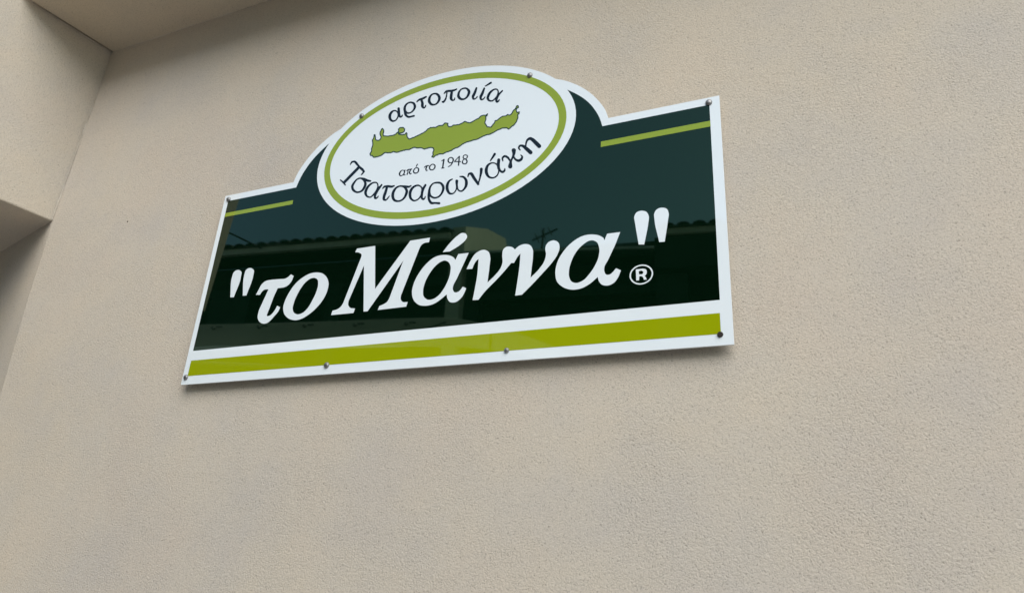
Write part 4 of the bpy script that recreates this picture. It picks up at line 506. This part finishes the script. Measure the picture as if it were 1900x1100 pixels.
# right part with its own roof
lbox('right_wall', M_darkwall, 7.535, 16.0, -5.0, -0.62, -0.1, 6.64)
bm = bmesh.new(); slab(bm, [(7.535, 6.20), (7.535, 6.71), (16.0, 6.66), (16.0, 6.15)], -0.60, -0.08); from_bm('boxed_eave', bm, M_darkpost, opp)
bm = bmesh.new(); slab(bm, [(7.60, 6.735), (7.60, 6.825), (16.0, 6.72), (16.0, 6.63)], -0.078, -0.02); from_bm('eave_board', bm, M_fascia, opp)
lbox('corner_post', M_darkpost, 7.54, 8.0, -0.58, -0.2, -0.1, 6.15)
for x in (-6.2, -3.4, -0.35, 2.0):
    lbox('veranda_post', M_darkpost, x, x + 0.8 if x == -0.35 else x + 0.28, -0.5, -0.2, -0.1, 6.29)
# roof sheets and tiles
def roof(x0, x1, z0, z1, dep, rise): # z at the two ends of the eave
    bm = bmesh.new()
    a = [bm.verts.new(p) for p in ((x0, 0.02, z0), (x1, 0.02, z1), (x1, -dep, z1 + rise), (x0, -dep, z0 + rise))]
    b = [bm.verts.new((q.co.x, q.co.y, q.co.z - 0.03)) for q in a]
    bm.faces.new(a); bm.faces.new(b[::-1])
    for i in range(4): bm.faces.new((a[i], a[(i + 1) % 4], b[(i + 1) % 4], b[i]))
    from_bm('roof', bm, M_tile, opp)
roof(-9.0, 4.215, 7.088, 7.088, 2.2, 0.85); roof(7.6, 16.0, 6.858, 6.753, 4.0, 1.2)
def tile_mesh():
    n = 8; vs = []; fs = []; r = 0.098
    for y in (0.075, -0.34):
        for rr in (r, r - 0.014):
            for i in range(n + 1):
                t = math.pi * i / n; vs.append((rr * math.cos(t), y, rr * math.sin(t) * 0.50))
    m = n + 1
    for i in range(n):
        fs += [(i, i + 1, 2 * m + i + 1, 2 * m + i), (m + i + 1, m + i, 3 * m + i, 3 * m + i + 1),
               (i + 1, i, m + i, m + i + 1), (2 * m + i, 2 * m + i + 1, 3 * m + i + 1, 3 * m + i)]
    fs += [(0, 2 * m, 3 * m, m), (n, m + n, 3 * m + n, 2 * m + n)]
    return mesh('roof_tile', vs, fs, M_tile)
tm = tile_mesh()
def tiles(x0, x1, z0, slope, step):
    x = x0
    while x < x1:
        o = bpy.data.objects.new('roof_tile', tm)
        o.location = (x, random.uniform(-0.012, 0.012), z0 + slope * (x - x0) + random.uniform(-0.004, 0.004))
        o.rotation_euler = (-0.30 + random.uniform(-.02, .02), random.uniform(-.03, .03), random.uniform(-.03, .03))
        link(o, opp); x += step
tiles(-4.9, 4.2, 7.082, 0.0, 0.232); tiles(7.74, 13.2, 6.852, -0.0125, 0.232)
# television aerial on the wing
ant = thing('television_aerial', 'thin black television aerial on the roof across the street, mirrored in the sign', 'aerial', (AX, AY, 0), ang)
bm = bmesh.new(); tube(bm, (5.47, -1.2, 6.925), (5.50, -1.2, 7.62), 0.018); from_bm('mast', bm, M_wire, ant)
bm = bmesh.new(); tube(bm, (5.30, -1.2, 7.40), (5.74, -1.25, 7.62), 0.018); from_bm('boom', bm, M_wire, ant)
for k in range(3):
    bm = bmesh.new(); t = 0.1 + k / 4; c = Vector((5.34 + 0.46 * t, -1.2, 7.42 + 0.235 * t)); tube(bm, c + Vector((-.03, .05, .075 - .03 * t)), c - Vector((-.03, .05, .075 - .03 * t)), 0.009, n=6)
    from_bm('element', bm, M_wire, ant)
# service cable
bm = bmesh.new()
pts = [Vector((-1.6, 0.4, 8.05)), Vector((-0.55, 0.25, 7.55)), Vector((0.1, 0.1, 7.27)), Vector((0.62, -0.01, 7.03))]
for p, q in zip(pts, pts[1:]): tube(bm, p, q, 0.016, n=8)
cb = from_bm('service_cable', bm, M_wire, None, label='black overhead cable slanting down to the tiled eave, mirrored at the left of the sign', cat='cable')
cb.location = (AX, AY, 0); cb.rotation_euler = (0, 0, ang)

# white fabric awning standing over the pavement behind the viewer
CX, CY = CAN_A; CU = CAN_U; cang = math.atan2(CU[1], CU[0])
can = thing('street_awning', 'white fabric awning with a drooping end, mirrored as a pale band low in the sign', 'awning', (CX, CY, 0), cang)
topl = dense([(-1.6, 3.47), (-0.15, 3.496), (0.452, 3.495), (1.168, 3.499), (1.75, 3.507), (2.10, 3.508), (2.324, 3.488), (2.615, 3.408), (2.789, 3.354), (2.952, 3.292), (3.152, 3.200)], 4)
botl = dense([(3.14, 3.19), (2.917, 3.195), (2.447, 3.258), (2.047, 3.275), (1.652, 3.296), (0.444, 3.312), (-0.1, 3.30), (-1.6, 3.28)], 4)
# cloth: one sheet that bulges a little, with a hem tube
def at_x(pts, x):
    pts = sorted(pts)
    for (x0, z0), (x1, z1) in zip(pts, pts[1:]):
        if x0 <= x <= x1: return z0 + (z1 - z0) * (x - x0) / (x1 - x0)
    return pts[-1][1]
xs = [-1.6 + 4.73 * i / 70 for i in range(71)]; V, F = [], []; K = 6
for x in xs:
    zt, zb = at_x(topl, x), at_x(botl, x)
    for k in range(K + 1):
        t = k / K; V.append((x, 0.02 * math.sin(math.pi * t) + 0.006 * math.sin(9 * x) * t, zt + (zb - zt) * t))
for i in range(70):
    for k in range(K): q = i * (K + 1) + k; F.append((q, q + K + 1, q + K + 2, q + 1))
obj('valance', mesh('valance', V, F, M_canopy, True), can)
V, F = [], []
for x in xs:
    for k in range(7): V.append((x, -0.95 * k / 6, at_x(topl, x) + 0.001 + 0.10 * (k / 6) ** 2))
for i in range(70):
    for k in range(6): q = i * 7 + k; F.append((q, q + 1, q + 8, q + 7))
obj('awning_cloth', mesh('awning_cloth', V, F, M_canopy, True), can)
bm = bmesh.new(); tube(bm, (-1.6, -0.5, 3.40), (3.0, -0.5, 3.16), 0.018); from_bm('frame_bar', bm, M_steel, can)
for i, x in enumerate((-0.6, -0.18, 0.236, 0.649, 1.052, 1.48, 1.904)):
    bm = bmesh.new(); tube(bm, (x - 0.03, 0.012, 3.457), (x - 0.03, 0.034, 3.457), 0.017, 0.011, 10)
    box(bm, x - 0.005, x + 0.045, 0.012, 0.026, 3.461, 3.472)
    from_bm('hook', bm, M_steel, can)
bm = bmesh.new(); tube(bm, (1.92, 0.03, 3.30), (2.02, 0.03, 3.40), 0.005, n=6); tube(bm, (2.02, 0.03, 3.40), (2.2, 0.03, 3.46), 0.005, n=6)
from_bm('cable_clip', bm, M_wire, can)
bm = bmesh.new(); box(bm, 2.548, 2.562, 0.02, 0.034, 3.235, 3.41); from_bm('seam', bm, M_darkpost, can)
for x in (-1.5, 2.9):
    for y in (-0.12, -0.88):
        bm = bmesh.new(); tube(bm, (x, y, -0.12), (x, y, 3.44 if x < 0 else 3.26), 0.03, n=12); from_bm('post', bm, M_steel, can)
